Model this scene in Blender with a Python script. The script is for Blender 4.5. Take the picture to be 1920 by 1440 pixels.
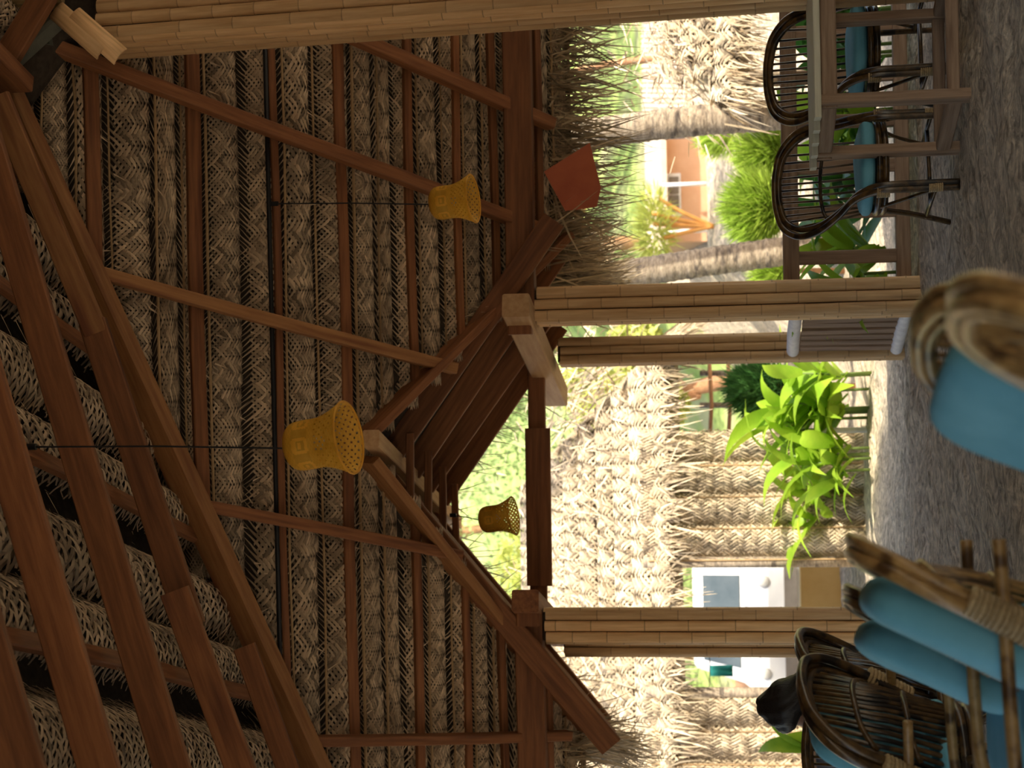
import bpy, bmesh, math, random
from mathutils import Vector, Matrix
import numpy as np

for o in list(bpy.data.objects):
    bpy.data.objects.remove(o, do_unlink=True)
SC = bpy.context.scene
COL = SC.collection
V = Vector
rnd = random.Random(7)

# ------------------------------------------------------------------ camera
FPX, PITCH, ROLL, EYE = 2970.0, math.radians(7.86), math.radians(1.2), 1.17
_F = V((0, math.cos(PITCH), math.sin(PITCH)))
_U0 = V((0, -math.sin(PITCH), math.cos(PITCH)))
_R = V((1, 0, 0)) * math.cos(ROLL) - _U0 * math.sin(ROLL)
_U = _U0 * math.cos(ROLL) + V((1, 0, 0)) * math.sin(ROLL)
CAM = V((0, 0, EYE))
cam_data = bpy.data.cameras.new('camera')
cam = bpy.data.objects.new('camera', cam_data)
COL.objects.link(cam)
# the photograph lies on its side: world up points to the left of the frame
rot = Matrix((-_U, _R, -_F)).transposed()
cam.matrix_world = Matrix.Translation(CAM) @ rot.to_4x4()
cam_data.sensor_width = 36.0
cam_data.lens = FPX / 1920.0 * 36.0
cam_data.clip_end = 400
cam_data.dof.use_dof = True
cam_data.dof.focus_distance = 7.6
cam_data.dof.aperture_fstop = 3.0
SC.camera = cam

# ------------------------------------------------------------------ world, sun, exposure
SC.view_settings.view_transform = 'Standard'
SC.view_settings.look = 'None'
SC.view_settings.gamma = 1.0
SC.view_settings.use_curve_mapping = False
SC.view_settings.exposure = 1.32
world = bpy.data.worlds.new('sky')
SC.world = world
world.use_nodes = True
wn = world.node_tree.nodes
wn.clear()
w_out = wn.new('ShaderNodeOutputWorld')
w_bg = wn.new('ShaderNodeBackground')
w_sky = wn.new('ShaderNodeTexSky')
w_sky.sky_type = 'NISHITA'
w_sky.sun_disc = False
SUN_EL, SUN_AZ = math.radians(46), math.radians(138)   # azimuth measured from +Y towards +X
w_sky.sun_elevation = SUN_EL
w_sky.sun_rotation = SUN_AZ
w_sky.air_density = 1.0
w_sky.dust_density = 3.0
w_bg.inputs['Strength'].default_value = 0.17
w_mx = wn.new('ShaderNodeMixRGB')          # humid coastal haze warms the whole sky evenly
w_mx.blend_type = 'MULTIPLY'
w_mx.inputs[0].default_value = 1.0
w_mx.inputs[2].default_value = (1.0, 0.95, 0.88, 1)
world.node_tree.links.new(w_sky.outputs[0], w_mx.inputs[1])
world.node_tree.links.new(w_mx.outputs[0], w_bg.inputs['Color'])
world.node_tree.links.new(w_bg.outputs[0], w_out.inputs['Surface'])
sun_l = bpy.data.lights.new('sun', 'SUN')
sun_l.energy = 3.3
sun_l.angle = math.radians(0.9)
sun_l.color = (1.0, 0.92, 0.74)
sun = bpy.data.objects.new('sun', sun_l)
COL.objects.link(sun)
_sd = V((math.sin(SUN_AZ) * math.cos(SUN_EL), math.cos(SUN_AZ) * math.cos(SUN_EL), math.sin(SUN_EL)))
sun.rotation_euler = _sd.to_track_quat('Z', 'Y').to_euler()
sun.location = (20, -10, 30)

# ------------------------------------------------------------------ measuring helpers
def ray(x, y):
    return _F + _R * (((1440 - y) - 720) / FPX) + _U * (-(x - 960) / FPX)
def atY(x, y, Y):
    d = ray(x, y); return CAM + d * (Y / d.y)
def atZ(x, y, Z):
    d = ray(x, y); return CAM + d * ((Z - EYE) / d.z)
def onp(x, y, P, N):
    d = ray(x, y); return CAM + d * ((P - CAM).dot(N) / d.dot(N))

# ------------------------------------------------------------------ object helpers
def wm(o):
    m = o.matrix_parent_inverse @ o.matrix_basis
    return wm(o.parent) @ m if o.parent else o.matrix_basis.copy()
def new_obj(name, data, parent=None, M=None, world_space=True):
    o = bpy.data.objects.new(name, data)
    COL.objects.link(o)
    if parent is not None:
        o.parent = parent
        if world_space:
            o.matrix_parent_inverse = wm(parent).inverted()
    if M is not None:
        o.matrix_basis = M
    return o
def tag(o, label=None, cat=None, group=None, kind=None):
    if label: o['label'] = label
    if cat: o['category'] = cat
    if group: o['group'] = group
    if kind: o['kind'] = kind
    return o
def empty(name, loc, rz=0.0, label=None, cat=None, group=None, kind=None):
    o = bpy.data.objects.new(name, None)
    COL.objects.link(o)
    o.empty_display_size = 0.1
    o.matrix_basis = Matrix.Translation(V(loc)) @ Matrix.Rotation(rz, 4, 'Z')
    return tag(o, label, cat, group, kind)
def mesh(name, verts, faces, mat, smooth=False, rcol=None):
    me = bpy.data.meshes.new(name)
    me.from_pydata([tuple(v) for v in verts], [], faces)
    if mat is not None:
        me.materials.append(mat)
    if smooth:
        me.polygons.foreach_set('use_smooth', [True] * len(me.polygons))
    if rcol is not None:          # one random tone per face, read by the materials as 'tone'
        a = me.attributes.new('tone', 'FLOAT', 'FACE')
        a.data.foreach_set('value', rcol)
    me.update()
    return me

class MB:
    """collects geometry of ONE part"""
    def __init__(s):
        s.v = []; s.f = []; s.t = []
    def add(s, vs, fs, tone=0.5):
        n = len(s.v)
        s.v += [tuple(v) for v in vs]
        s.f += [tuple(i + n for i in f) for f in fs]
        s.t += [tone] * len(fs)
    def box(s, c, size, M=None, tone=0.5):
        x, y, z = size[0] / 2, size[1] / 2, size[2] / 2
        vs = [V((a * x, b * y, d * z)) + V(c) for a in (-1, 1) for b in (-1, 1) for d in (-1, 1)]
        if M is not None: vs = [M @ v for v in vs]
        s.add(vs, [(0, 1, 3, 2), (4, 6, 7, 5), (0, 4, 5, 1), (2, 3, 7, 6), (0, 2, 6, 4), (1, 5, 7, 3)], tone)
    def tube(s, pts, r, n=8, closed=False, tone=0.5, caps=True):
        pts = [V(p) for p in pts]
        m = len(pts)
        rs = r if isinstance(r, (list, tuple)) else [r] * m
        rings = []
        nrm = None
        for i, p in enumerate(pts):
            if closed:
                tan = pts[(i + 1) % m] - pts[i - 1]
            else:
                tan = pts[min(i + 1, m - 1)] - pts[max(i - 1, 0)]
            tan.normalize()
            if nrm is None:
                nrm = tan.orthogonal().normalized()
            else:
                nrm = (nrm - tan * nrm.dot(tan))
                if nrm.length < 1e-6: nrm = tan.orthogonal()
                nrm.normalize()
            b = tan.cross(nrm)
            rings.append([p + (nrm * math.cos(2 * math.pi * k / n) + b * math.sin(2 * math.pi * k / n)) * rs[i] for k in range(n)])
        vs = [v for rg in rings for v in rg]
        fs = []
        for i in range(m if closed else m - 1):
            j = (i + 1) % m
            for k in range(n):
                l = (k + 1) % n
                fs.append((i * n + k, i * n + l, j * n + l, j * n + k))
        if not closed and caps:
            fs.append(tuple(range(n - 1, -1, -1)))
            fs.append(tuple((m - 1) * n + k for k in range(n)))
        s.add(vs, fs, tone)
    def lathe(s, prof, n=32, c=(0, 0, 0), tone=0.5, close=False):
        c = V(c)
        vs = []
        for r, z in prof:
            for k in range(n):
                a = 2 * math.pi * k / n
                vs.append(c + V((r * math.cos(a), r * math.sin(a), z)))
        fs = []
        for i in range(len(prof) - 1):
            for k in range(n):
                l = (k + 1) % n
                fs.append((i * n + k, i * n + l, (i + 1) * n + l, (i + 1) * n + k))
        s.add(vs, fs, tone)
    def mesh(s, name, mat, smooth=False):
        return mesh(name, s.v, s.f, mat, smooth, s.t)
    def build(s, name, mat, parent=None, smooth=False, M=None, world_space=True):
        return new_obj(name, s.mesh(name, mat, smooth), parent, M, world_space)

def smooth_path(ctrl, n=6, closed=False):
    P = [V(p) for p in ctrl]
    out = []
    m = len(P)
    for i in range(m if closed else m - 1):
        if closed:
            a, b, c, d = P[i - 1], P[i], P[(i + 1) % m], P[(i + 2) % m]
        else:
            a, b, c, d = P[max(i - 1, 0)], P[i], P[i + 1], P[min(i + 2, m - 1)]
        for k in range(n):
            t = k / n
            out.append(0.5 * ((2 * b) + (c - a) * t + (2 * a - 5 * b + 4 * c - d) * t * t + (3 * b - a - 3 * c + d) * t ** 3))
    if not closed: out.append(P[-1])
    return out

def frame(p0, p1, up):
    x = (V(p1) - V(p0)).normalized()
    z = V(up) - x * V(up).dot(x)
    z.normalize()
    y = z.cross(x)
    M = Matrix((x, y, z)).transposed().to_4x4()
    M.translation = (V(p0) + V(p1)) / 2
    return M
def beam(name, p0, p1, w, h, mat, parent=None, up=(0, 0, 1), bev=0.006, warp=0.0):
    """sawn timber with eased edges; local X runs along the grain"""
    L = (V(p1) - V(p0)).length
    b = min(bev, w * 0.25, h * 0.25)
    sec = [(-w / 2 + b, -h / 2), (w / 2 - b, -h / 2), (w / 2, -h / 2 + b), (w / 2, h / 2 - b),
           (w / 2 - b, h / 2), (-w / 2 + b, h / 2), (-w / 2, h / 2 - b), (-w / 2, -h / 2 + b)]
    ns = max(1, int(L / 0.5)) if warp else 1
    vs = []
    ph = rnd.uniform(0, 6.28)
    for i in range(ns + 1):
        x = -L / 2 + L * i / ns
        oy = warp * math.sin(ph + 2.3 * x); oz = warp * 0.6 * math.cos(ph * 2 + 1.7 * x)
        vs += [V((x, y + oy, z + oz)) for y, z in sec]
    fs = []
    for i in range(ns):
        for k in range(8):
            l = (k + 1) % 8
            fs.append((i * 8 + k, (i + 1) * 8 + k, (i + 1) * 8 + l, i * 8 + l))
    fs.append(tuple(range(8)))
    fs.append(tuple(ns * 8 + k for k in range(7, -1, -1)))
    me = mesh(name, vs, fs, mat)
    return new_obj(name, me, parent, frame(p0, p1, up))

# ------------------------------------------------------------------ materials
def _mat(name):
    m = bpy.data.materials.new(name)
    m.use_nodes = True
    n = m.node_tree.nodes
    return m, n, m.node_tree.links, n['Principled BSDF']
def rgba(c): return (c[0], c[1], c[2], 1.0)
def material(name, c1, c2, scale=(1, 1, 1), nscale=4.0, detail=5, rough=0.7, bump=0.0, bscale=None, dist=0.01,
             objvar=0.0, tonevar=0.0, c3=None, spec=0.3, trans=0.0, coords='Object', c3pos=0.7, c3sharp=0.1, metallic=0.0):
    m, n, l, p = _mat(name)
    tc = n.new('ShaderNodeTexCoord')
    mp = n.new('ShaderNodeMapping')
    mp.inputs['Scale'].default_value = scale
    l.new(tc.outputs[coords], mp.inputs['Vector'])
    if objvar:
        oi = n.new('ShaderNodeObjectInfo')
        ad = n.new('ShaderNodeVectorMath'); ad.operation = 'SCALE'
        cb = n.new('ShaderNodeCombineXYZ')
        for i in range(3): l.new(oi.outputs['Random'], cb.inputs[i])
        ad.inputs['Scale'].default_value = 37.0
        l.new(cb.outputs[0], ad.inputs[0])
        l.new(ad.outputs[0], mp.inputs['Location'])
    nz = n.new('ShaderNodeTexNoise')
    nz.inputs['Scale'].default_value = nscale
    nz.inputs['Detail'].default_value = detail
    nz.inputs['Roughness'].default_value = 0.6
    l.new(mp.outputs[0], nz.inputs['Vector'])
    cr = n.new('ShaderNodeValToRGB')
    cr.color_ramp.elements[0].position = 0.3
    cr.color_ramp.elements[1].position = 0.7
    cr.color_ramp.elements[0].color = rgba(c1)
    cr.color_ramp.elements[1].color = rgba(c2)
    l.new(nz.outputs['Fac'], cr.inputs[0])
    col = cr.outputs[0]
    if c3 is not None:
        nz3 = n.new('ShaderNodeTexNoise')
        nz3.inputs['Scale'].default_value = nscale * 0.37
        nz3.inputs['Detail'].default_value = 3
        l.new(mp.outputs[0], nz3.inputs['Vector'])
        r3 = n.new('ShaderNodeValToRGB')
        r3.color_ramp.elements[0].position = c3pos - c3sharp
        r3.color_ramp.elements[1].position = c3pos + c3sharp
        l.new(nz3.outputs['Fac'], r3.inputs[0])
        mx = n.new('ShaderNodeMixRGB')
        mx.inputs[2].default_value = rgba(c3)
        l.new(r3.outputs[0], mx.inputs[0]); l.new(col, mx.inputs[1])
        col = mx.outputs[0]
    if objvar or tonevar:
        hs = n.new('ShaderNodeHueSaturation')
        val = None
        if objvar:
            mr = n.new('ShaderNodeMapRange')
            mr.inputs['To Min'].default_value = 1 - objvar; mr.inputs['To Max'].default_value = 1 + objvar
            l.new(oi.outputs['Random'], mr.inputs['Value'])
            val = mr.outputs[0]
        if tonevar:
            at = n.new('ShaderNodeAttribute'); at.attribute_name = 'tone'
            mr2 = n.new('ShaderNodeMapRange')
            mr2.inputs['To Min'].default_value = 1 - tonevar; mr2.inputs['To Max'].default_value = 1 + tonevar
            l.new(at.outputs['Fac'], mr2.inputs['Value'])
            if val is not None:
                mm = n.new('ShaderNodeMath'); mm.operation = 'MULTIPLY'
                l.new(val, mm.inputs[0]); l.new(mr2.outputs[0], mm.inputs[1]); val = mm.outputs[0]
            else: val = mr2.outputs[0]
        l.new(val, hs.inputs['Value']); l.new(col, hs.inputs['Color'])
        col = hs.outputs[0]
    l.new(col, p.inputs['Base Color'])
    p.inputs['Roughness'].default_value = rough
    p.inputs['Specular IOR Level'].default_value = spec
    p.inputs['Metallic'].default_value = metallic
    if bump:
        bp = n.new('ShaderNodeBump')
        bp.inputs['Strength'].default_value = bump
        bp.inputs['Distance'].default_value = dist
        if bscale:
            nb = n.new('ShaderNodeTexNoise')
            nb.inputs['Scale'].default_value = bscale; nb.inputs['Detail'].default_value = 5
            l.new(mp.outputs[0], nb.inputs['Vector']); l.new(nb.outputs['Fac'], bp.inputs['Height'])
        else: l.new(nz.outputs['Fac'], bp.inputs['Height'])
        l.new(bp.outputs[0], p.inputs['Normal'])
    if trans:
        out = n['Material Output']
        tr = n.new('ShaderNodeBsdfTranslucent')
        l.new(col, tr.inputs['Color'])
        ms = n.new('ShaderNodeMixShader')
        ms.inputs[0].default_value = trans
        l.new(p.outputs[0], ms.inputs[1]); l.new(tr.outputs[0], ms.inputs[2])
        l.new(ms.outputs[0], out.inputs['Surface'])
    return m

M_red = material('red_timber', (0.17, 0.066, 0.027), (0.31, 0.128, 0.050), (1.0, 14, 14), 3.0, rough=0.62, bump=0.25, objvar=0.22, c3=(0.10, 0.034, 0.016), c3pos=0.66, c3sharp=0.12)
M_brown = material('brown_timber', (0.24, 0.105, 0.04), (0.38, 0.185, 0.07), (1.0, 12, 12), 3.0, rough=0.6, bump=0.2, objvar=0.15, c3=(0.17, 0.06, 0.025), c3pos=0.62)
M_pale = material('pale_timber', (0.42, 0.24, 0.11), (0.56, 0.36, 0.19), (1.0, 10, 10), 3.0, rough=0.7, bump=0.2, objvar=0.1)
M_weather = material('weathered_timber', (0.20, 0.125, 0.08), (0.34, 0.235, 0.16), (1.0, 16, 16), 3.0, rough=0.85, bump=0.4, objvar=0.15, c3=(0.11, 0.065, 0.045), c3pos=0.68)
M_tabletop = material('weathered_grey_tabletop', (0.46, 0.44, 0.34), (0.66, 0.63, 0.50), (1.0, 22, 22), 3.0, rough=0.8, bump=0.3)
M_bamboo = material('split_bamboo', (0.48, 0.31, 0.13), (0.66, 0.46, 0.21), (1.2, 18, 18), 3.0, rough=0.5, bump=0.15, objvar=0.16, tonevar=0.35, c3=(0.30, 0.17, 0.07), c3pos=0.70, c3sharp=0.08)
M_core = material('dark_core', (0.03, 0.018, 0.01), (0.06, 0.035, 0.02), rough=0.9)
M_leafmat = material('dry_palm_leaf', (0.35, 0.258, 0.165), (0.54, 0.412, 0.275), (1, 1, 1), 5.0, rough=0.62, tonevar=0.55, objvar=0.12, spec=0.25)
M_rib = material('palm_midrib', (0.30, 0.19, 0.09), (0.44, 0.30, 0.16), (1, 10, 10), 4.0, rough=0.6, objvar=0.2)
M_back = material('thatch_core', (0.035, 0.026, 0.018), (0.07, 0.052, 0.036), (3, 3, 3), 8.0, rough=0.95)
M_fringe = material('dry_palm_tips', (0.33, 0.25, 0.15), (0.54, 0.43, 0.28), (1, 1, 1), 4.0, rough=0.6, tonevar=0.55, trans=0.35)
M_huts = material('sunbleached_palm_leaf', (0.42, 0.33, 0.215), (0.60, 0.49, 0.34), (1, 1, 1), 3.0, rough=0.7, tonevar=0.55, objvar=0.08)
M_concrete = material('grey_green_render', (0.10, 0.10, 0.075), (0.15, 0.15, 0.115), (1, 1, 1), 9.0, rough=0.9, bump=0.3)
M_black = material('black_plastic', (0.008, 0.008, 0.009), (0.013, 0.013, 0.014), rough=0.5)

# ================================================================== THE SETTING
YL = 9.912
PF = V((0, YL, 2.58)); TF = 1.2
NF = V((0, TF, 1)).normalized()
D = V((-math.sin(math.radians(15)), math.cos(math.radians(15)), 0))
W = V((D.y, -D.x, 0))
H0 = onp(25, 195, PF, NF)
H1 = onp(590, 1440, PF, NF)
NL = (H1 - H0).cross(D).normalized()
if NL.z < 0: NL = -NL
HD = (H1 - H0).normalized()
X3 = V((1, 0, 0))
S_FAR = V((0, 1, -TF)).normalized()          # down the far slope

# ---------- sand floor and rising ground, one continuous terrain
def terrain_h(x, y):
    h = 0.0
    if y > 13.5 and x > -0.2:
        k = min(1.0, (x + 0.2) / 1.8)
        h += k * max(0, min(1.0, (y - 14.0) / 9.0)) ** 1.1 * 1.45
    if y > 24:
        h += (y - 24) * 0.20
    return h
def lumps(x, y):
    return (0.020 * math.sin(3.1 * x + 1.7 * y + 0.6 * math.sin(2.2 * y)) * math.sin(2.3 * y - 0.9 * x)
            + 0.014 * math.sin(7.3 * x - 2.1 * y + 1.3 * math.sin(3.1 * x)) * math.sin(6.1 * y + 1.1)
            + 0.011 * math.sin(15 * x + 3 * math.sin(4 * y)) * math.sin(13 * y + 2 * math.sin(5 * x)))
def ground_grid(xs, ys):
    vs = []; fs = []
    for y in ys:
        for x in xs:
            vs.append((x, y, terrain_h(x, y) + lumps(x, y)))
    nx = len(xs)
    for j in range(len(ys) - 1):
        for i in range(nx - 1):
            fs.append((j * nx + i, j * nx + i + 1, (j + 1) * nx + i + 1, (j + 1) * nx + i))
    return vs, fs
def lin(a, b, n): return [a + (b - a) * i / n for i in range(n + 1)]
m_sand, n_, l_, p_ = _mat('sand')
tc = n_.new('ShaderNodeTexCoord')
def _noise(scale, det, src, vec_scale=None):
    nz = n_.new('ShaderNodeTexNoise'); nz.inputs['Scale'].default_value = scale; nz.inputs['Detail'].default_value = det
    nz.inputs['Roughness'].default_value = 0.65
    l_.new(src, nz.inputs['Vector']); return nz
nA = _noise(9.0, 8, tc.outputs['Object']); nA.inputs['Distortion'].default_value = 1.6; nB = _noise(34, 6, tc.outputs['Object'])
cr = n_.new('ShaderNodeValToRGB')
cr.color_ramp.elements[0].position = 0.36; cr.color_ramp.elements[0].color = (0.27, 0.215, 0.16, 1)
cr.color_ramp.elements[1].position = 0.62; cr.color_ramp.elements[1].color = (0.74, 0.62, 0.46, 1)
l_.new(nA.outputs['Fac'], cr.inputs[0])
mx = n_.new('ShaderNodeMixRGB'); mx.blend_type = 'MULTIPLY'; mx.inputs[0].default_value = 0.55
l_.new(cr.outputs[0], mx.inputs[1]); l_.new(nB.outputs['Fac'], mx.inputs[2])
hs = n_.new('ShaderNodeHueSaturation'); hs.inputs['Value'].default_value = 1.65
l_.new(mx.outputs[0], hs.inputs['Color']); l_.new(hs.outputs[0], p_.inputs['Base Color'])
p_.inputs['Roughness'].default_value = 0.95; p_.inputs['Specular IOR Level'].default_value = 0.1
vo = n_.new('ShaderNodeTexVoronoi'); vo.inputs['Scale'].default_value = 9.0; vo.feature = 'SMOOTH_F1'
dn = _noise(5, 3, tc.outputs['Object'])
vm = n_.new('ShaderNodeMixRGB'); vm.blend_type = 'ADD'; vm.inputs[0].default_value = 0.25
l_.new(tc.outputs['Object'], vm.inputs[1]); l_.new(dn.outputs['Color'], vm.inputs[2]); l_.new(vm.outputs[0], vo.inputs['Vector'])
ma = n_.new('ShaderNodeMath'); ma.operation = 'MULTIPLY_ADD'; ma.inputs[1].default_value = 0.5
l_.new(nB.outputs['Fac'], ma.inputs[0]); l_.new(vo.outputs['Distance'], ma.inputs[2])
bp = n_.new('ShaderNodeBump'); bp.inputs['Strength'].default_value = 0.9; bp.inputs['Distance'].default_value = 0.09
l_.new(ma.outputs[0], bp.inputs['Height']); l_.new(bp.outputs[0], p_.inputs['Normal'])
gv, gf = ground_grid(lin(-26, -6, 12)[:-1] + lin(-6, 6, 170) + lin(6, 26, 12)[1:], lin(-14, 0, 10)[:-1] + lin(0, 14, 210) + lin(14, 28, 40)[1:])
floor = new_obj('floor', mesh('floor', gv, gf, m_sand, True))
tag(floor, 'pale footprinted sand floor running out to the sunlit garden', 'sand floor', kind='structure')

# ---------- woven palm-leaf mats (a unit mat 1.5 m x 0.30 m in several versions)
def weave_mat(seed, L=1.5, Wd=0.30, strip=0.021, lean=1.2, loose=1.0, nseg=None, rec=0.125):
    """two families of flat leaf strips plaited over three, under three"""
    r = random.Random(seed)
    vs = []; fs = []; ts = []
    P = strip * math.sqrt(1 + lean * lean)            # spacing along the mat
    run = lean * Wd
    n = int((L + run) / P)
    SEG = nseg or max(10, int(2 * lean * Wd / P * 1.0))
    amp = 0.0070 * strip / 0.021
    for fam in (0, 1):
        sgn = 1 if fam == 0 else -1
        for i in range(n + 1):
            x0 = (i * P - run) if fam == 0 else i * P
            xj = r.gauss(0, P * 0.05)
            wd = P * r.uniform(0.60, 0.86)
            tone = min(1, max(0, r.gauss(0.5, 0.30)))
            lift = r.gauss(0, 0.0012) * loose
            s1 = 1.0 + r.uniform(-0.05, 0.05)
            s0 = r.uniform(-0.02, 0.03) + (0.20 if fam else 0.0)
            base = len(vs)
            for j in range(SEG + 1):
                s = s0 + (s1 - s0) * j / SEG
                q = s * Wd
                x = x0 + xj + sgn * lean * q
                # profile across the mat: upper edge tucked back, belly proud, lower edge curling in
                h = rec * (1 - min(1, max(0, s) / 0.48)) ** 1.35 - 0.050 * math.sin(math.pi * (0.08 + 0.92 * min(1, max(0, s))) ** 1.7) + 0.030 * max(0, (s - 0.80) / 0.20) ** 2
                # crossings with the other family count up along the strip
                k = (2 * lean * q - (run if fam == 0 else run)) / P
                phi = (2 * i + k) if fam == 0 else (2 * i - k)
                up = max(-1, min(1, 1.6 * math.sin(math.pi / 3 * phi))) * (1 if fam == 0 else -1)
                h += up * amp + lift
                tp = 1.0
                if s < 0.34: tp = max(0.12, s / 0.34)
                if s > 0.9: tp = max(0.45, 1 - (s - 0.9) / 0.2)
                half = wd * 0.5 * tp
                vs.append((x - half, q, h + 0.0012)); vs.append((x, q, h - 0.0014)); vs.append((x + half, q, h + 0.0012))
            for j in range(SEG):
                # trim to the mat's own length so that neighbours butt neatly
                a = base + j * 3
                xm = (vs[a + 1][0] + vs[a + 4][0]) / 2
                if xm < -0.03 or xm > L + 0.03: continue
                fs.append((a, a + 1, a + 4, a + 3)); fs.append((a + 1, a + 2, a + 5, a + 4))
                ts += [tone, tone]
    # stray tips
    for i in range(int(16 * loose)):
        x = r.uniform(0, L); q = r.uniform(0.05, 0.9) * Wd
        a = r.uniform(-1.2, 1.2); ln = r.uniform(0.04, 0.12)
        b = len(vs)
        dx, dy = math.sin(a) * ln, math.cos(a) * ln
        vs += [(x - 0.005, q, -0.030), (x + 0.005, q, -0.030), (x + dx, q + dy, -0.052)]
        fs.append((b, b + 1, b + 2)); ts.append(r.uniform(0.4, 1))
    return vs, fs, ts
MATS = []
for sd in range(6):
    a, b, c = weave_mat(100 + sd, strip=(0.024, 0.021, 0.027)[sd % 3], lean=(0.95, 1.25, 1.1, 1.5, 1.0, 1.35)[sd])
    MATS.append(mesh('woven_mat', a, b, M_leafmat, False, c))
COARSE = []
for sd in range(4):
    a, b, c = weave_mat(200 + sd, strip=0.022, lean=(1.0, 1.3, 1.5, 1.2)[sd], nseg=12, rec=0.06)
    COARSE.append(mesh('woven_mat', a, b, M_huts, False, c))
def put_mat(parent, origin, along, down, normal_in, length, width, variants=MATS, r=rnd, lab=None):
    """normal_in points to the outside; the mat's belly faces the other way"""
    M = Matrix((V(along).normalized() * (length / 1.5), V(down).normalized() * (width / 0.30), V(normal_in).normalized() * min(1.25, max(0.6, width / 0.26)))).transposed().to_4x4()
    if r.random() < 0.5:
        M = M @ Matrix.Diagonal((-1, 1, 1, 1)) ; M.translation = V(origin) + V(along).normalized() * length
    else:
        M.translation = V(origin)
    o = new_obj('woven_mat', r.choice(variants), parent, M)
    o['kind'] = 'stuff'                            # leaf strips too fine to pick apart
    return o
def fill_course(parent, A, B, down, nrm, width, variants=MATS, unit=1.5):
    """mats laid end to end from A to B"""
    A, B = V(A), V(B)
    L = (B - A).length
    if L < 0.12: return
    n = max(1, round(L / unit))
    d = (B - A) / n
    for i in range(n):
        j = V(nrm) * rnd.uniform(-0.006, 0.006) + V(down) * rnd.uniform(-0.008, 0.008)
        put_mat(parent, A + d * i - d * 0.02 + j, d, down, nrm, d.length * 1.04, width * rnd.uniform(0.96, 1.06), variants)

# ---------- the roof: 'ceiling' with thatch core, mats, battens and rafters as its parts
ceiling = empty('ceiling', (0, 8, 0), 0, 'high hipped palm-thatch roof seen from inside with red-brown rafters', 'roof', kind='structure')
E_FAR = (onp(1075, 300, PF + NF * 0.1, NF) - PF).dot(S_FAR)          # how far the far eave hangs below the lintel line, along the slope
def far_at(X, s, off=0.0):
    """point on the far slope: s metres down the slope from the lintel line"""
    return V((X, YL, 2.58)) + S_FAR * s + NF * off
OFF_B, OFF_M, OFF_C = 0.075, 0.122, 0.262
# valley lines of the porch gable on the far slope
VR0, VR1 = onp(700, 822, PF, NF), onp(1070, 440, PF, NF)
VL0, VL1 = onp(700, 848, PF, NF), onp(1105, 1368, PF, NF)
def s_of(P): return (P - PF).dot(S_FAR)
def x_on(P, Q, s):
    a, b = s_of(P), s_of(Q); t = (s - a) / (b - a); return P.x + (Q.x - P.x) * t
A0 = onp(700, 832, PF, NF)
s_apex, s_eave, s_top = s_of(A0), E_FAR, s_of(H0)
def hip_x(s): return x_on(H0, H0 + HD * 8, s)
XR_TOP, XR_E = H0.x, 6.6
def right_x(s):
    t = (s - s_top) / (s_eave - s_top); return XR_TOP + (XR_E - XR_TOP) * t
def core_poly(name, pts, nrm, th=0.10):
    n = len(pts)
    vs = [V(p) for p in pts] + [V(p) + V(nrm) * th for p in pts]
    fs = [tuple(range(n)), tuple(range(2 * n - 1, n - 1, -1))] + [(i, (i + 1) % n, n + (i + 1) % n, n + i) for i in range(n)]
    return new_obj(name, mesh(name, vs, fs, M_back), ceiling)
off = NF * OFF_C
sE = s_eave
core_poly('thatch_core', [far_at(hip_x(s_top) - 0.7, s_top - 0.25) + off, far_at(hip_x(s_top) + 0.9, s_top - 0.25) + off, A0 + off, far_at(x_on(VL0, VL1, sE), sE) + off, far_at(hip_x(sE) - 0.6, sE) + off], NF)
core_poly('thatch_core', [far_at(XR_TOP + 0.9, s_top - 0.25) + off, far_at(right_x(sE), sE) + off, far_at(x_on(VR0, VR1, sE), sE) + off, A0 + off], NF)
# courses: image position of the upper edge of every course at mid height of the frame
course_x = [-30, 22, 75, 138, 203, 290, 336, 384, 458, 529, 588, 660, 704, 738, 783, 826, 868, 903, 938, 972, 1003, 1036, 1066, 1096]
PM = PF + NF * OFF_M
cs = [s_of(onp(x, 500, PM, NF)) for x in course_x]
for a, b in zip(cs[:-1], cs[1:]):
    if b > s_eave: b = s_eave
    mid = (a + b) / 2
    wdt = (b - a) * 0.93
    xl = max(hip_x(mid) - 0.25, -3.6)
    xr = min(right_x(mid), 4.4)
    o_ = far_at(0, a + 0.004, OFF_M)
    def pt(X): return V((X, o_.y, o_.z))
    if mid > s_apex + 0.05:
        fill_course(ceiling, pt(xl), pt(x_on(VL0, VL1, mid) + 0.03), S_FAR, NF, wdt)
        fill_course(ceiling, pt(x_on(VR0, VR1, mid) - 0.03), pt(xr), S_FAR, NF, wdt)
    else:
        fill_course(ceiling, pt(xl), pt(xr), S_FAR, NF, wdt)
    # the leaf rib that ties the upper edge of the course
    if rnd.random() < 0.75:
        x0 = xl + rnd.uniform(0, 0.5)
        for (p, q) in ([(x0, xr)] if mid <= s_apex + 0.05 else [(x0, x_on(VL0, VL1, mid)), (x_on(VR0, VR1, mid), xr)]):
            if q - p < 0.3: continue
            k = 5
            mb = MB()
            mb.tube([far_at(p + (q - p) * i / k, a + 0.012 + rnd.uniform(-0.008, 0.012), OFF_M - 0.015 + rnd.uniform(-0.01, 0.004)) for i in range(k + 1)], rnd.uniform(0.006, 0.010), 5)
            mb.build('leaf_rib', M_rib, ceiling)
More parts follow.
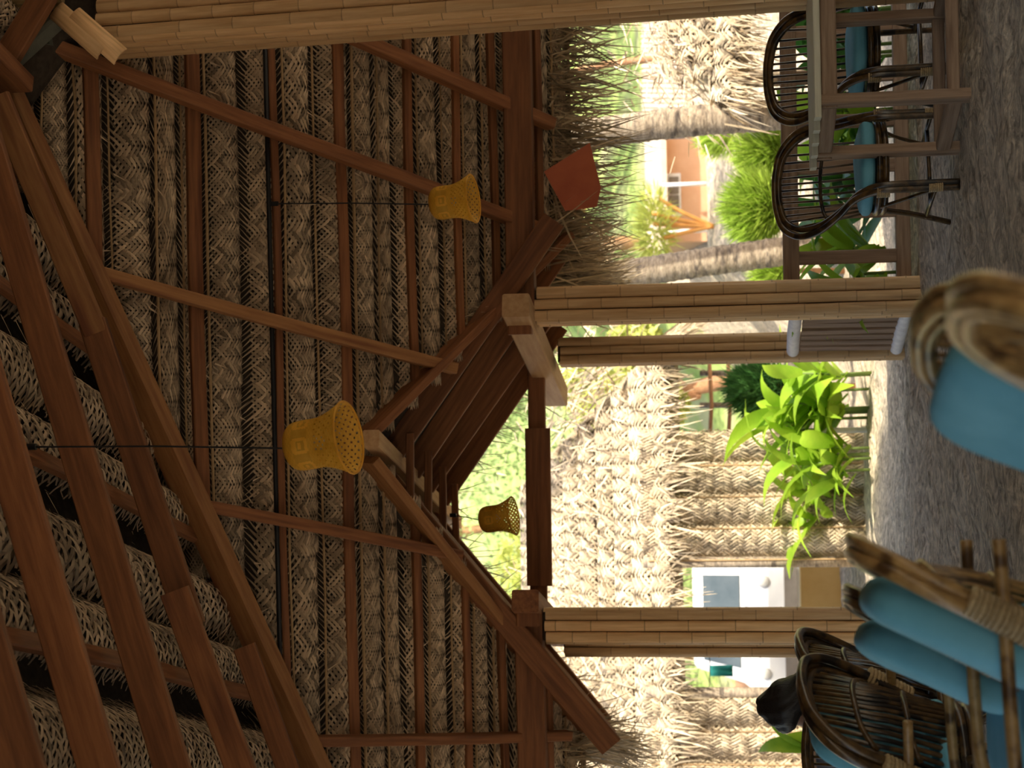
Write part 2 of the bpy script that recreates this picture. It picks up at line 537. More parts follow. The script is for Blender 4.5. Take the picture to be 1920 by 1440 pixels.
# battens of the far slope
batten_x = [(175, 26), (366, 26), (517, 13), (642, 22), (769, 17), (859, 15), (927, 15), (1012, 13)]
PB = PF + NF * OFF_B
for x, wpx in batten_x:
    s = s_of(onp(x, 500, PB, NF))
    wb = max(0.045, wpx / 320.0)
    xl = max(hip_x(s), -3.7); xr = min(right_x(s), 4.4)
    segs = [(xl, xr)]
    if s > s_apex: segs = [(xl, x_on(VL0, VL1, s)), (x_on(VR0, VR1, s), xr)]
    for a, b in segs:
        if b - a < 0.1: continue
        beam('batten', far_at(a, s + 0.012, OFF_B), far_at(b, s - 0.004, OFF_B), wb, 0.045, M_red, ceiling, up=NF, warp=0.006)
# black conduit above one batten
s = s_of(onp(505, 500, PB, NF))
mb = MB(); mb.tube([far_at(-2.4, s + 0.01, OFF_B - 0.02), far_at(0.3, s, OFF_B - 0.02), far_at(2.6, s - 0.01, OFF_B - 0.02)], 0.014, 8)
tag(mb.build('cable_conduit', M_black, ceiling, True), 'black conduit running along a batten')
# rafters of the far slope
for (a, b, w, h, m) in [((640, 60), (1034, 232), 0.075, 0.10, M_red), ((92, 86), (1032, 438), 0.075, 0.10, M_red),
                     ((170, 508), (852, 692), 0.07, 0.09, M_brown), ((366, 946), (862, 1040), 0.07, 0.09, M_red),
                     ((560, 1391), (1066, 1379), 0.06, 0.09, M_red)]:
    beam('rafter', onp(*a, PF, NF), onp(*b, PF, NF), w, h, m, ceiling, up=NF, warp=0.004)
# further rafters of the far slope, to the right of the tall post
for X in (2.95,):
    beam('rafter', far_at(X + 0.45, -1.4), far_at(X, 0.55), 0.075, 0.10, M_red, ceiling, up=NF)

# ---------- left slope
def left_at(q, e, off=0.0):      # q along D from H0, e down the slope
    return H0 + D * q + S_L * e + NL * off
S_L = D.cross(NL).normalized()
if S_L.z > 0: S_L = -S_L
eL = 7.8  # out-of-view eave drawn low to cut light into the hall
# where the hip cuts a given e: H0 + HD*k
hd_q, hd_e = HD.dot(D), HD.dot(S_L)
def hip_q(e): return e / hd_e * hd_q
QB = -12.5  # roof runs on behind the camera, lengthened to dim the hall
offL = NL * OFF_C
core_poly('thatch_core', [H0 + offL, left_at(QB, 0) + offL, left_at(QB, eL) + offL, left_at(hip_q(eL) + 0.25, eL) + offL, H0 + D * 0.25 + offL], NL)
b1 = (onp(200, 1236, H0 + NL * OFF_B, NL) - H0).dot(S_L)
b2 = (onp(160, 905, H0 + NL * OFF_B, NL) - H0).dot(S_L)
b3 = (onp(125, 620, H0 + NL * OFF_B, NL) - H0).dot(S_L)
sp = (b1 - b3) / 2
for k in range(-3, 9):
    e = b1 + k * sp
    if e < 0.02 or e > eL: continue
    q1 = hip_q(e)
    beam('batten', left_at(max(QB, q1 - 5.0), e, OFF_B), left_at(q1, e, OFF_B), 0.075, 0.045, M_red, ceiling, up=NL, warp=0.006)
    for j, (fa, fw) in enumerate(((0.08, 0.50), (0.54, 0.46))):
        ea = e + fa * sp
        if k <= 4:
            fill_course(ceiling, left_at(hip_q(ea + 0.1) + 0.22, ea, OFF_M), left_at(hip_q(ea + 0.1) - 4.6, ea, OFF_M), S_L, NL, fw * sp + 0.03)
# rafters of the left slope: deep boards
def left_rafter(p, q, w, h, m, drop=0.0, ext=(0.6, 3.2)):
    a = onp(*p, H0 - NL * (h * 0.5 + drop), NL); b = onp(*q, H0 - NL * (h * 0.5 + drop), NL)
    d = (b - a).normalized()
    return beam('rafter', a - d * ext[0], b + d * ext[1], w, h, m, ceiling, up=NL, warp=0.003)
left_rafter((38, 480), (322, 1440), 0.05, 0.15, M_red, ext=(0.9, 3.4))
left_rafter((46, 960), (186, 1440), 0.05, 0.15, M_red, ext=(1.8, 3.4))
left_rafter((0, 1300), (40, 1440), 0.05, 0.15, M_red, ext=(3.0, 3.4))
left_rafter((180, 625), (342, 1120), 0.05, 0.14, M_red, ext=(0.06, 0.15))
left_rafter((10, 215), (155, 565), 0.05, 0.12, M_brown, drop=0.01, ext=(0.1, 0.2))
left_rafter((395, 1290), (450, 1440), 0.05, 0.14, M_red, ext=(0.5, 3.0))
left_rafter((470, 1245), (540, 1440), 0.04, 0.12, M_red, drop=0.02, ext=(0.1, 1.5))
for k in range(3):
    e0 = left_at(-5.2 - 1.0 * k * 0.6, 0, -0.075)
    beam('rafter', e0, e0 + S_L * 6.4, 0.05, 0.15, M_red, ceiling, up=NL)
# hip rafter
ha, hb = onp(15, 215, PF, NF), onp(583, 1440, PF, NF)
hn = (NF + NL).normalized()
beam('hip_rafter', ha - hn * 0.05 - HD * 0.1, hb - hn * 0.05 + HD * 3.0, 0.10, 0.17, M_brown, ceiling, up=hn, bev=0.01)

# ---------- right slope and ridge (mostly out of frame, they shade the hall)
S_R = (W * 1.0 - V((0, 0, 0.50))).normalized()
NR = S_R.cross(D).normalized()
if NR.z < 0: NR = -NR
def right_at(q, e, off=0.0): return H0 + D * q + S_R * e + NR * off
cR = far_at(right_x(sE), sE)
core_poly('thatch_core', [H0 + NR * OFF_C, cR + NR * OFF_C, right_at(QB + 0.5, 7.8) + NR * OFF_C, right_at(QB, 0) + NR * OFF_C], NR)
core_poly('thatch_core', [H0 + D * QB + V((0, 0, 0.25)), left_at(QB, eL), right_at(QB, 6.2)], -D)  # unseen rear gable, added to keep the upper roof dark inside
def hip_r(e):                                   # where the right slope meets the far slope
    t = e / (cR - H0).dot(S_R); return (cR - H0).dot(D) * t
for k in range(11):
    e = 0.10 + k * 0.36
    fill_course(ceiling, right_at(hip_r(e) + 0.1, e, OFF_M), right_at(hip_r(e) - 4.2, e, OFF_M), S_R, NR, 0.34)
    if k % 2 == 0:
        beam('batten', right_at(hip_r(e) - 4.4, e - 0.03, OFF_B), right_at(hip_r(e), e - 0.03, OFF_B), 0.07, 0.045, M_red, ceiling, up=NR)
for q in (-0.3, -1.3, -2.3, -3.3):
    beam('rafter', right_at(q, 0.15, -0.03), right_at(q, 5.5, -0.03), 0.05, 0.14, M_red, ceiling, up=NR)
mb = MB(); mb.tube([H0 + D * 0.45 + V((0, 0, 0.16)), H0 + V((0, 0, 0.24)), H0 + D * QB + V((0, 0, 0.24))], [0.10, 0.26, 0.26], 12); mb.build('ridge_sun_seal', M_back, ceiling, True)  # unseen cap added to stop sun leaking through the ridge gap
mb = MB(); mb.tube([H0 + V((0, 0, 0.22)), cR + V((0, 0, 0.24))], 0.24, 12); mb.build('ridge_sun_seal', M_back, ceiling, True)  # same added seal against sun along the right hip
beam('ridge_beam', H0 - V((0, 0, 0.12)) - D * 0.22, H0 - V((0, 0, 0.12)) + D * QB, 0.09, 0.18, M_red, ceiling)

# ---------- porch gable
ZR = A0.z
def ridge(k): return A0 + D * k
porch = empty('porch_roof', A0 + V((0, 0, 0)), 0, 'dark gabled porch roof of thatch and boards over the sunlit entrance', 'porch roof', kind='structure')
# valley boards
vn = NF
beam('valley_rafter', onp(694, 812, PF, NF) + NF * 0.02, VR1 + NF * 0.07, 0.05, 0.20, M_red, porch, up=NF)
beam('valley_rafter', onp(694, 862, PF, NF) + NF * 0.02, VL1 + NF * 0.07, 0.06, 0.20, M_brown, porch, up=NF)
beam('ridge_pole', A0 - D * 0.15 - V((0, 0, 0.02)), ridge(2.75) - V((0, 0, 0.02)), 0.10, 0.10, M_pale, porch)
mR, mL = None, None
eR = [((778, 827), (920, 623)), ((812, 860), (965, 633)), ((838, 888), (987, 677)), ((860, 920), (987, 733))]
eLp = [(778, 929), (811, 965), (839, 995), (863, 1010)]
RT = []
for i, k in enumerate((0.55, 1.05, 1.55, 2.05)):
    P = ridge(k)
    a, b = atY(*eR[i][0], P.y), atY(*eR[i][1], P.y)
    d = (b - a).normalized()
    top = a + d * ((P.x - a.x) / d.x)
    n_up = V((-d.z, 0, d.x));  n_up = n_up if n_up.z > 0 else -n_up
    end = top + d * ((atY(1060, (425, 492, 560, 620)[i], P.y).x - top.x) / d.x)
    beam('porch_rafter', top + n_up * 0.075, end + n_up * 0.075, 0.045, 0.15, M_red, porch, up=n_up)
    c = atY(*eLp[i], P.y); c2 = atY(eLp[i][0] + 0.845 * 150, eLp[i][1] + 150, P.y)
    d2 = (c2 - c).normalized()
    top2 = c + d2 * ((P.x - c.x) / d2.x)
    n2 = V((-d2.z, 0, d2.x)); n2 = n2 if n2.z > 0 else -n2
    end2 = top2 + d2 * ((-2.22 - 0.06 * i - top2.x) / d2.x)
    beam('porch_rafter', top2 + n2 * 0.075, end2 + n2 * 0.075, 0.045, 0.15, M_red, porch, up=n2)
    beam('collar_tie', a + V((0.05, -0.03, 0.025)), c + V((-0.05, -0.03, 0.025)), 0.03, 0.05, M_red, porch)
    RT.append((top, end, top2, end2, n_up, n2))
# porch thatch over the rafters
dR = (RT[0][1] - RT[0][0]).normalized(); dL2 = (RT[0][3] - RT[0][2]).normalized()
nR2, nL2 = RT[0][4], RT[0][5]
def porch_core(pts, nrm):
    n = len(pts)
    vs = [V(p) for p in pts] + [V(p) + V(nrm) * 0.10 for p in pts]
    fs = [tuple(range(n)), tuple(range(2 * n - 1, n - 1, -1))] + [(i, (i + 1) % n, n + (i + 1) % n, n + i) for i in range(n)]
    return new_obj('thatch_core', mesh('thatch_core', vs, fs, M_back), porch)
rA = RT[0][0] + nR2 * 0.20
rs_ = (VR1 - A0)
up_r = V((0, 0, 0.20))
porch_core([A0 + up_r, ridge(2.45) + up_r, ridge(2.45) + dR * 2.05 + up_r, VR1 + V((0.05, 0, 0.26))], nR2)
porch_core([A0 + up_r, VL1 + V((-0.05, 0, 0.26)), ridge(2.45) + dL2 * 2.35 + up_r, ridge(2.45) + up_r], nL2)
# ================================================================== POSTS AND BEAMS
def bamboo_strip_mesh(L, wd, seed, depth=0.022):
    r = random.Random(seed)
    zs = [0.0]; tone = [0.5]
    z = r.uniform(0.08, 0.25); base = r.uniform(0.4, 0.75)
    st = [(0.0, 1.0)]
    while z < L - 0.05:
        st += [(z - 0.010, 1.0), (z - 0.003, 1.10), (z + 0.003, 1.10), (z + 0.010, 1.0)]
        z += r.uniform(0.20, 0.36)
    st.append((L, 1.0))
    K = 6
    vs = []; fs = []; ts = []
    bend = r.uniform(-0.004, 0.004)
    for i, (z, sc) in enumerate(st):
        dx = bend * math.sin(math.pi * z / L) + r.uniform(-0.0012, 0.0012)
        for k in range(K + 1):
            a = math.pi * k / K
            vs.append((dx - math.cos(a) * wd / 2 * 0.97, -math.sin(a) ** 0.8 * depth * sc if 0 < k < K else 0.0, z))
    for i in range(len(st) - 1):
        node = (i % 4 == 2)
        for k in range(K):
            a = i * (K + 1) + k
            fs.append((a, a + 1, a + K + 2, a + K + 1)); ts.append(0.05 if node and i < len(st) - 2 else base)
    return mesh('bamboo_strip', vs, fs, M_bamboo_v, True, ts)
M_bamboo_v = material('split_bamboo_upright', (0.52, 0.315, 0.145), (0.70, 0.475, 0.25), (16, 16, 1.1), 3.0, rough=0.5, bump=0.15, objvar=0.15, tonevar=0.45, c3=(0.30, 0.17, 0.07), c3pos=0.70, c3sharp=0.08)
def clad_post(loc, rz, w, h, label, nst=3, z0=0.0, cap=False):
    root = empty('bamboo_clad_post', loc, rz, label, 'post', 'bamboo-clad posts of the pavilion')
    c = MB(); c.box((0, 0, z0 + (h - z0) / 2), (w - 0.03, w - 0.03, h - z0)); c.build('post_core', M_core, root, world_space=False)
    sw = w / nst
    for f in range(4):
        for i in range(nst):
            me = bamboo_strip_mesh(h - z0 - rnd.uniform(0, 0.02), sw * rnd.uniform(0.95, 1.04), rnd.random() * 1e6, 0.016 + 0.14 * sw)
            M = Matrix.Rotation(f * math.pi / 2, 4, 'Z') @ Matrix.Translation(V((-w / 2 + sw * (i + 0.5), -w / 2 + 0.015, z0)))
            new_obj('bamboo_strip', me, root, M, False)
    return root
P_mid = V((0.487, 10.03, 0)); P_left = V((-1.545, 10.03, 0))
ang = math.radians(7)
clad_post(P_mid, ang, 0.212, 2.39, 'bamboo-clad post at the right side of the sunlit entrance')
clad_post(P_left, ang, 0.208, 2.375, 'bamboo-clad post at the left side of the entrance beside the seated person')
o_r = P_mid + D * 1.06; o_l = P_left + D * 1.06
clad_post(o_r, ang, 0.178, 2.36, 'slimmer bamboo-clad outer porch post behind the slatted side panel')
clad_post(o_l, ang, 0.178, 2.36, 'slimmer bamboo-clad outer porch post mostly hidden behind the left entrance post')
P_near = V((2.035, 8.18, 0))
near = clad_post(P_near, math.radians(9), 0.30, 4.48, 'tall bamboo-clad roof post at the right edge rising to the ridge', 4)
near.matrix_basis = Matrix.Translation(P_near + V((0.045, 0, 0))) @ Matrix.Rotation(math.radians(-1.1), 4, 'Y') @ Matrix.Rotation(math.radians(9), 4, 'Z')
# bamboo collar and rendered bracket at the head of the tall post
cl = atY(175, 62, 7.93)
for i in range(2):
    mb = MB()
    L = 0.34; R = 0.055
    pr = [(-math.cos(math.pi * k / 8) * R, -math.sin(math.pi * k / 8) * R * 0.55) for k in range(9)]
    vs = []; fs = []
    for z in (-L / 2, 0, L / 2):
        vs += [V((a, b, z)) for a, b in pr]
    vs += [V((a * 0.82, b * 0.7 + 0.004, z)) for z in (-L / 2, 0, L / 2) for a, b in pr]
    for r_ in range(2):
        for k in range(8):
            a = r_ * 9 + k
            fs.append((a, a + 1, a + 10, a + 9)); fs.append((a + 27, a + 36, a + 37, a + 28))
    for k in range(8):
        fs.append((k, 27 + k, 28 + k, k + 1)); fs.append((18 + k, 19 + k, 46 + k, 45 + k))
    mb.add(vs, fs, 0.8)
    M = Matrix.Translation(atY(150 + 32 * i, 58 + 10 * i, 7.90)) @ Matrix.Rotation(math.radians(42), 4, 'Y')
    mb.build('bamboo_collar', M_bamboo_v, near, True, M)
a_, b_ = atY(100, 32, 7.98), atY(12, 112, 7.86)
beam('bracket_arm', a_, b_ + (b_ - a_) * 0.1, 0.11, 0.13, M_concrete, near, bev=0.015)
mb = MB(); mb.box(atY(50, 40, 8.1), (0.30, 0.20, 0.34)); tag(mb.build('post_head', M_concrete, near), 'dark grey-green rendered post head')
for i in range(3):
    p = atY(60, 8 - 12 * i, 7.95 - 0.02 * i)
    beam('bamboo_strip', p + V((0, 0, -0.17)), p + V((0, 0, 0.5)), 0.07, 0.05, M_bamboo, near, up=(0, -1, 0), bev=0.015)
beam('ridge_block', atY(30, 120, 8.05), atY(22, 188, 7.98), 0.09, 0.13, M_red, ceiling)

# lintels
lr = beam('lintel_beam', V((0.42, 9.98, 2.475)), V((4.2, 9.98, 2.465)), 0.15, 0.178, M_red, None, bev=0.008, warp=0.003)
tag(lr, 'long red-brown lintel beam from the middle post to the right', 'beam')
ll = beam('lintel_beam', V((-4.6, 9.98, 2.455)), V((-1.46, 9.98, 2.468)), 0.15, 0.178, M_red, None, bev=0.008, warp=0.003)
tag(ll, 'red-brown lintel beam resting on the left entrance post and running left', 'beam')
pr_ = P_mid.copy(); pr_.z = 2.47
q = beam('porch_plate', pr_ - D * 0.36 + W * -0.10, pr_ + D * 1.9 + W * -0.10, 0.15, 0.17, M_pale, None, bev=0.01)
tag(q, 'pale porch plate beam running outward over the right entrance posts', 'beam')
pl_ = P_left.copy(); pl_.z = 2.465
q = beam('porch_plate', pl_ - D * 0.30 + W * 0.12, pl_ + D * 1.9 + W * 0.12, 0.14, 0.17, M_red, None, bev=0.01)
tag(q, 'dark porch plate beam running outward over the left entrance post', 'beam')
for (p, lab) in ((atY(975, 605, 9.86), 0), (atY(990, 1150, 9.86), 1)):
    beam('plate_end', p + V((-0.075, 0, 0)), p + V((0.075, 0, 0)), 0.10, 0.15, M_red, q if lab else bpy.data.objects['porch_plate'], bev=0.012)
t0, t1 = atY(1006, 675, 11.05), atY(1010, 1140, 11.05)
tie = beam('tie_beam', t0 + V((0.12, 0, 0)), t1 - V((0.25, 0, 0)), 0.06, 0.12, M_red, None)
tag(tie, 'dark spliced tie beam across the outer end of the porch', 'beam')
beam('splice_board', atY(1008, 803, 10.98), atY(1012, 1098, 10.98), 0.05, 0.175, M_red, tie)

# ---------- railings
def railing(x0, x1, zt, zb, Y, n, label, ends=True):
    root = empty('railing', (x0, Y, 0), 0, label, 'railing')
    beam('top_rail', V((x0, Y, zt)), V((x1, Y, zt - 0.01)), 0.07, 0.10, M_weather, root, warp=0.003)
    beam('bottom_board', V((x0, Y, zb)), V((x1, Y, zb)), 0.09, 0.085, M_weather, root, warp=0.003)
    for i in range(n):
        x = x0 + (x1 - x0) * (i + 0.6) / n
        beam('baluster', V((x, Y, zb + 0.03)), V((x, Y, zt - 0.04)), 0.035, 0.085, M_weather, root, up=(1, 0, 0))
    return root
zt = atY(1480, 300, 10.05).z
railing(0.58, 3.4, zt, 0.09, 10.08, 10, 'weathered timber railing behind the dining table on the right')
railing(-4.4, -1.66, atY(1522, 1250, 10.05).z, 0.09, 10.08, 10, 'weathered timber railing behind the seated person')
# slatted side panel with white poles
sp_ = empty('side_panel', P_mid + D * 0.5, 0, 'slatted side panel with white-painted poles between the right porch posts', 'railing')
za = atY(1491, 640, 10.5).z
c0 = P_mid + D * 0.14 + W * -0.02; c1 = P_mid + D * 0.95 + W * -0.06
M_white = material('white_paint', (0.62, 0.60, 0.62), (0.82, 0.80, 0.80), (3, 3, 3), 5, rough=0.55, bump=0.1)
for z in (za, 0.06):
    a = V((c0.x, c0.y, z)); b = V((c1.x, c1.y, z))
    mb = MB(); mb.tube([a - D * 0.05, a, (a + b) / 2 + V((0, 0, 0.006)), b, b + D * 0.03], [0.036, 0.042, 0.044, 0.042, 0.030], 14)
    tag(mb.build('white_pole', M_white, sp_, True), 'white-painted round pole')
for i in range(7):
    p = c0 + (c1 - c0) * (i + 0.5) / 7
    beam('slat', V((p.x, p.y, 0.10)), V((p.x + rnd.uniform(-.01, .01), p.y, za - 0.045)), 0.03, 0.095, M_weather, sp_, up=D)

# ================================================================== PENDANT LAMPS
M_lamp = material('golden_cane', (0.64, 0.34, 0.03), (0.80, 0.48, 0.07), (1, 1, 1), 12, rough=0.5, tonevar=0.25, trans=0.35)
def lamp_mesh():
    prof = [(0.012, 0.262), (0.045, 0.258), (0.072, 0.246), (0.088, 0.228), (0.094, 0.208), (0.0955, 0.188), (0.0955, 0.168), (0.095, 0.148), (0.0945, 0.130),
            (0.096, 0.112), (0.100, 0.094), (0.106, 0.076), (0.113, 0.058), (0.121, 0.040), (0.130, 0.022), (0.138, 0.006)]
    P = smooth_path([V((r, 0, z)) for r, z in prof], 3)
    n = 96
    vs = []; fs = []; ts = []
    for i, p in enumerate(P):
        for k in range(n):
            wv = 0.0016 * (1 if (k // 2 + i // 1) % 2 == 0 else -1)
            r = max(0.004, p.x + wv)
            a = 2 * math.pi * k / n
            vs.append((r * math.cos(a), r * math.sin(a), p.z))
    m = len(P)
    for i in range(m - 1):
        z = (P[i].z + P[i + 1].z) / 2
        for k in range(n):
            open_ = z < 0.105 and (i % 2 == 0) and ((k + (i // 2) * 2) % 4 == 0)
            if open_: continue
            l = (k + 1) % n
            fs.append((i * n + k, (i + 1) * n + k, (i + 1) * n + l, i * n + l))
            t = 0.5 + 0.15 * ((i + k // 2) % 2)
            if 0.135 < z < 0.20:
                u_ = k % 16
                edge = (u_ in (3, 4, 11, 12) and 0.142 < z < 0.193) or (4 <= u_ <= 11 and (z > 0.184 or z < 0.150))
                dot = 6 <= u_ <= 9 and 0.160 < z < 0.175
                t = 0.95 if (edge or dot) else 0.35
            ts.append(t)
    return mesh('shade', vs, fs, M_lamp, True, ts)
LM = lamp_mesh()
rimb = MB(); rimb.tube([V((0.1385 * math.cos(2 * math.pi * k / 48), 0.1385 * math.sin(2 * math.pi * k / 48), 0.003)) for k in range(48)], 0.0048, 8, True, 0.9)
RIM = rimb.mesh('rim', M_lamp, True)
sk = MB(); sk.lathe([(0.0, 0.262), (0.018, 0.262), (0.020, 0.215), (0.017, 0.185), (0.0, 0.183)], 14)
SOCK = sk.mesh('socket', M_black, True)
bl = MB(); bl.lathe([(0.012, 0.19), (0.016, 0.175), (0.028, 0.155), (0.031, 0.135), (0.024, 0.112), (0.0, 0.103)], 16)
M_bulb = material('frosted_bulb', (0.75, 0.73, 0.68), (0.8, 0.78, 0.74), rough=0.3)
BULB = bl.mesh('bulb', M_bulb, True)
def pendant(base_px, Y, top_pt, tilt, tdir, sc, label):
    rimc = atY(*base_px, Y)
    root = empty('pendant_lamp', rimc, 0, label, 'pendant lamp', 'woven cane pendant lamps')
    Mt = Matrix.Rotation(-tilt, 4, V(tdir)) @ Matrix.Rotation(math.radians(-7), 4, 'X') @ Matrix.Scale(sc, 4)
    for nme, me in (('shade', LM), ('rim', RIM), ('socket', SOCK), ('bulb', BULB)):
        new_obj(nme, me, root, Mt, False)
    top = rimc + (Mt @ V((0, 0, 0.262)))
    mb = MB(); mb.tube([top - V((0, 0, 0.02)), top + (top_pt - top) * 0.5 + V((0.006, 0, 0)), top_pt], 0.004, 6)
    mb.build('cord', M_black, root)
    c = MB(); c.tube([top_pt - V((0, 0, 0.03)), top_pt + V((0, 0, 0.015))], 0.014, 10); c.build('cord_hook', M_black, root)
tp2 = onp(512, 382, PF + NF * 0.04, NF)
pendant((888, 372), tp2.y - 0.02, tp2, math.radians(5), (0, 1, 0), 1.0, 'middle-sized golden woven bell lamp hanging in front of the long rafter')
tp1 = onp(55, 838, H0 - NL * 0.02, NL)
pendant((655, 820), tp1.y - 0.05, tp1, math.radians(9), (0.15, 1, 0), 148 / 98 * tp1.y / tp2.y, 'largest nearest golden woven bell lamp on a long black cord')
tp3 = ridge(1.55) - V((0, 0, 0.03))
tp3.x = atY(964, 965, tp3.y).x; tp3.z = 3.10
pendant((964, 967), tp3.y, tp3, math.radians(8), (0, 1, 0), 78 / 98 * tp3.y / tp2.y, 'smallest amber woven bell lamp hanging in the porch against the daylight')

# ================================================================== FURNITURE
M_rattan = material('dark_lacquered_rattan', (0.030, 0.016, 0.007), (0.13, 0.072, 0.024), (6, 6, 6), 5, rough=0.28, spec=0.5, objvar=0.15, c3=(0.012, 0.008, 0.006), c3pos=0.55, c3sharp=0.05)
M_rattan_l = material('honey_rattan', (0.22, 0.12, 0.04), (0.42, 0.26, 0.10), (6, 6, 6), 5, rough=0.32, spec=0.5, objvar=0.1, c3=(0.08, 0.04, 0.015), c3pos=0.58, c3sharp=0.06)
M_wrap = material('cane_binding', (0.24, 0.16, 0.075), (0.44, 0.32, 0.17), (40, 40, 40), 3, rough=0.5, tonevar=0.3)
M_cush = material('teal_cushion', (0.11, 0.33, 0.43), (0.17, 0.43, 0.54), (1, 1, 1), 6, rough=0.8, bump=0.15, bscale=160, dist=0.002)
def cushion_mesh(w, d, h, seed):
    r = random.Random(seed)
    NU, NV = 28, 14
    vs = []; fs = []
    def sp(v, e): return math.copysign(abs(v) ** e, v)
    for j in range(NV + 1):
        ph = -math.pi / 2 + math.pi * j / NV
        for i in range(NU):
            th = 2 * math.pi * i / NU
            x = w / 2 * sp(math.cos(ph), 0.35) * sp(math.cos(th), 0.42)
            y = d / 2 * sp(math.cos(ph), 0.35) * sp(math.sin(th), 0.42)
            z = h / 2 * sp(math.sin(ph), 0.75) + 0.006 * math.sin(9 * x + seed) * math.sin(11 * y)
            vs.append((x, y, z))
    for j in range(NV):
        for i in range(NU):
            k = (i + 1) % NU
            fs.append((j * NU + i, j * NU + k, (j + 1) * NU + k, (j + 1) * NU + i))
    return mesh('cushion', vs, fs, M_cush, True)
def wrap_mesh(p0, p1, r, n=9):
    mb = MB()
    p0, p1 = V(p0), V(p1)
    for i in range(n):
        c = p0 + (p1 - p0) * (i + 0.5) / n
        d = (p1 - p0) / n * 0.47
        mb.tube([c - d, c - d * 0.4, c + d * 0.4, c + d], [r * 0.93, r, r, r * 0.93], 10, tone=rnd.uniform(0.3, 0.8))
    return mb
def rattan_chair(loc, rz, label, style='tub', seat=True, back=False, nsp=13, mat=None, honey=False, sc=1.0, spr=0.0065):
    mat = mat or (M_rattan_l if honey else M_rattan)
    root = empty('rattan_chair', loc, rz, label, 'chair', 'rattan chairs with teal cushions')
    root.scale = (sc, sc, sc)
    def part(mb, name, m=mat, smooth=True): return mb.build(name, m, root, smooth, None, False)
    r0 = 0.0185
    if style == 'tub':
        half = [(0.205, -0.225, 0.0), (0.205, -0.222, 0.22), (0.208, -0.215, 0.40), (0.222, -0.14, 0.52), (0.262, 0.0, 0.60), (0.300, 0.12, 0.70), (0.290, 0.21, 0.80), (0.215, 0.275, 0.875), (0.10, 0.30, 0.905)]
    else:
        half = [(0.235, 0.06, 0.40), (0.255, 0.105, 0.50), (0.280, 0.165, 0.62), (0.298, 0.225, 0.74), (0.270, 0.275, 0.835), (0.19, 0.31, 0.895), (0.09, 0.325, 0.915)]
    ctrl = [V((-x, y, z)) for x, y, z in half] + [V((0, half[-1][1] + 0.006, half[-1][2] + 0.006))] + [V(p) for p in reversed(half)]
    path = smooth_path(ctrl, 5)
    mb = MB(); mb.tube(path, r0, 9); part(mb, 'back_hoop')
    inner = smooth_path([V((p.x * 0.885, p.y - 0.012, p.z - 0.020 if p.z > 0.45 else p.z)) for p in ctrl], 5)
    mb = MB(); mb.tube(inner, r0 * 0.92, 9); part(mb, 'back_hoop')
    if style != 'tub':
        rear = smooth_path([V((p.x * 0.95, p.y + 0.034, p.z)) for p in ctrl], 5)
        mb = MB(); mb.tube(rear, r0 * 0.95, 9); part(mb, 'back_hoop')
    # seat ring
    zs = 0.40
    for k, (a, b, z) in enumerate(((0.235, 0.235, zs), (0.232, 0.232, zs - 0.032))):
        mb = MB(); mb.tube([V((a * math.cos(2 * math.pi * i / 28), b * math.sin(2 * math.pi * i / 28), z)) for i in range(28)], 0.0165, 8, True); part(mb, 'seat_ring')
    mb = MB(); mb.lathe([(0.0, zs + 0.004), (0.22, zs + 0.004), (0.22, zs - 0.012), (0.0, zs - 0.012)], 24); part(mb, 'seat_web')
    # spindles from the seat ring up to the hoop
    hp = [p for p in inner if p.z > 0.62]
    hx = sorted(hp, key=lambda p: p.x)
    for i in range(nsp):
        t = (i + 0.5) / nsp
        xt = -0.25 + 0.50 * t
        tp = min(hx, key=lambda p: abs(p.x - xt) - 0.001 * p.z)
        a = math.pi * (0.5 + 0.36 * (0.5 - t) * 2)
        b = V((0.225 * math.cos(a), 0.225 * math.sin(a), zs))
        mb = MB(); mb.tube([b, b.lerp(tp, 0.5) + V((0, 0.012, 0)), tp], spr, 6); part(mb, 'spindle')
    for fz in ((0.55,) if style == 'tub' else (0.36, 0.70)):
        row = []
        for i in range(nsp):
            t = (i + 0.5) / nsp
            xt = -0.25 + 0.50 * t
            tp = min(hx, key=lambda p: abs(p.x - xt) - 0.001 * p.z)
            a = math.pi * (0.5 + 0.36 * (0.5 - t) * 2)
            b = V((0.225 * math.cos(a), 0.225 * math.sin(a), zs))
            row.append(b.lerp(tp, fz) + V((0, 0.014, 0)))
        mb = MB(); mb.tube(row, 0.011, 7); part(mb, 'cross_band')
    # legs
    for s in (-1, 1):
        if style == 'tub':
            mb = MB(); mb.tube([V((s * 0.185, -0.215, 0.40)), V((s * 0.185, -0.228, 0.2)), V((s * 0.185, -0.232, 0.0))], 0.0145, 8); part(mb, 'leg')
            mb = MB(); mb.tube(smooth_path([V((s * 0.235, -0.05, 0.39)), V((s * 0.225, -0.12, 0.28)), V((s * 0.213, -0.19, 0.17)), V((s * 0.212, -0.215, 0.10))], 4), 0.010, 7); part(mb, 'brace')
        else:
            mb = MB(); mb.tube(smooth_path([V((s * 0.265, 0.36, 0.60)), V((s * 0.275, 0.20, 0.595)), V((s * 0.285, -0.05, 0.59)), V((s * 0.28, -0.24, 0.575)), V((s * 0.262, -0.285, 0.53)), V((s * 0.235, -0.25, 0.25)), V((s * 0.23, -0.25, 0.0))], 5), 0.017, 9); part(mb, 'arm', M_rattan_l)
            w = wrap_mesh(V((s * 0.285, 0.14, 0.53)), V((s * 0.292, 0.22, 0.68)), 0.040, 12); part(w, 'cane_binding', M_wrap)
        mb = MB(); mb.tube(smooth_path([V((s * 0.17, 0.165, 0.40)), V((s * 0.185, 0.20, 0.22)), V((s * 0.215, 0.275, 0.0))], 4), 0.016, 8); part(mb, 'leg')
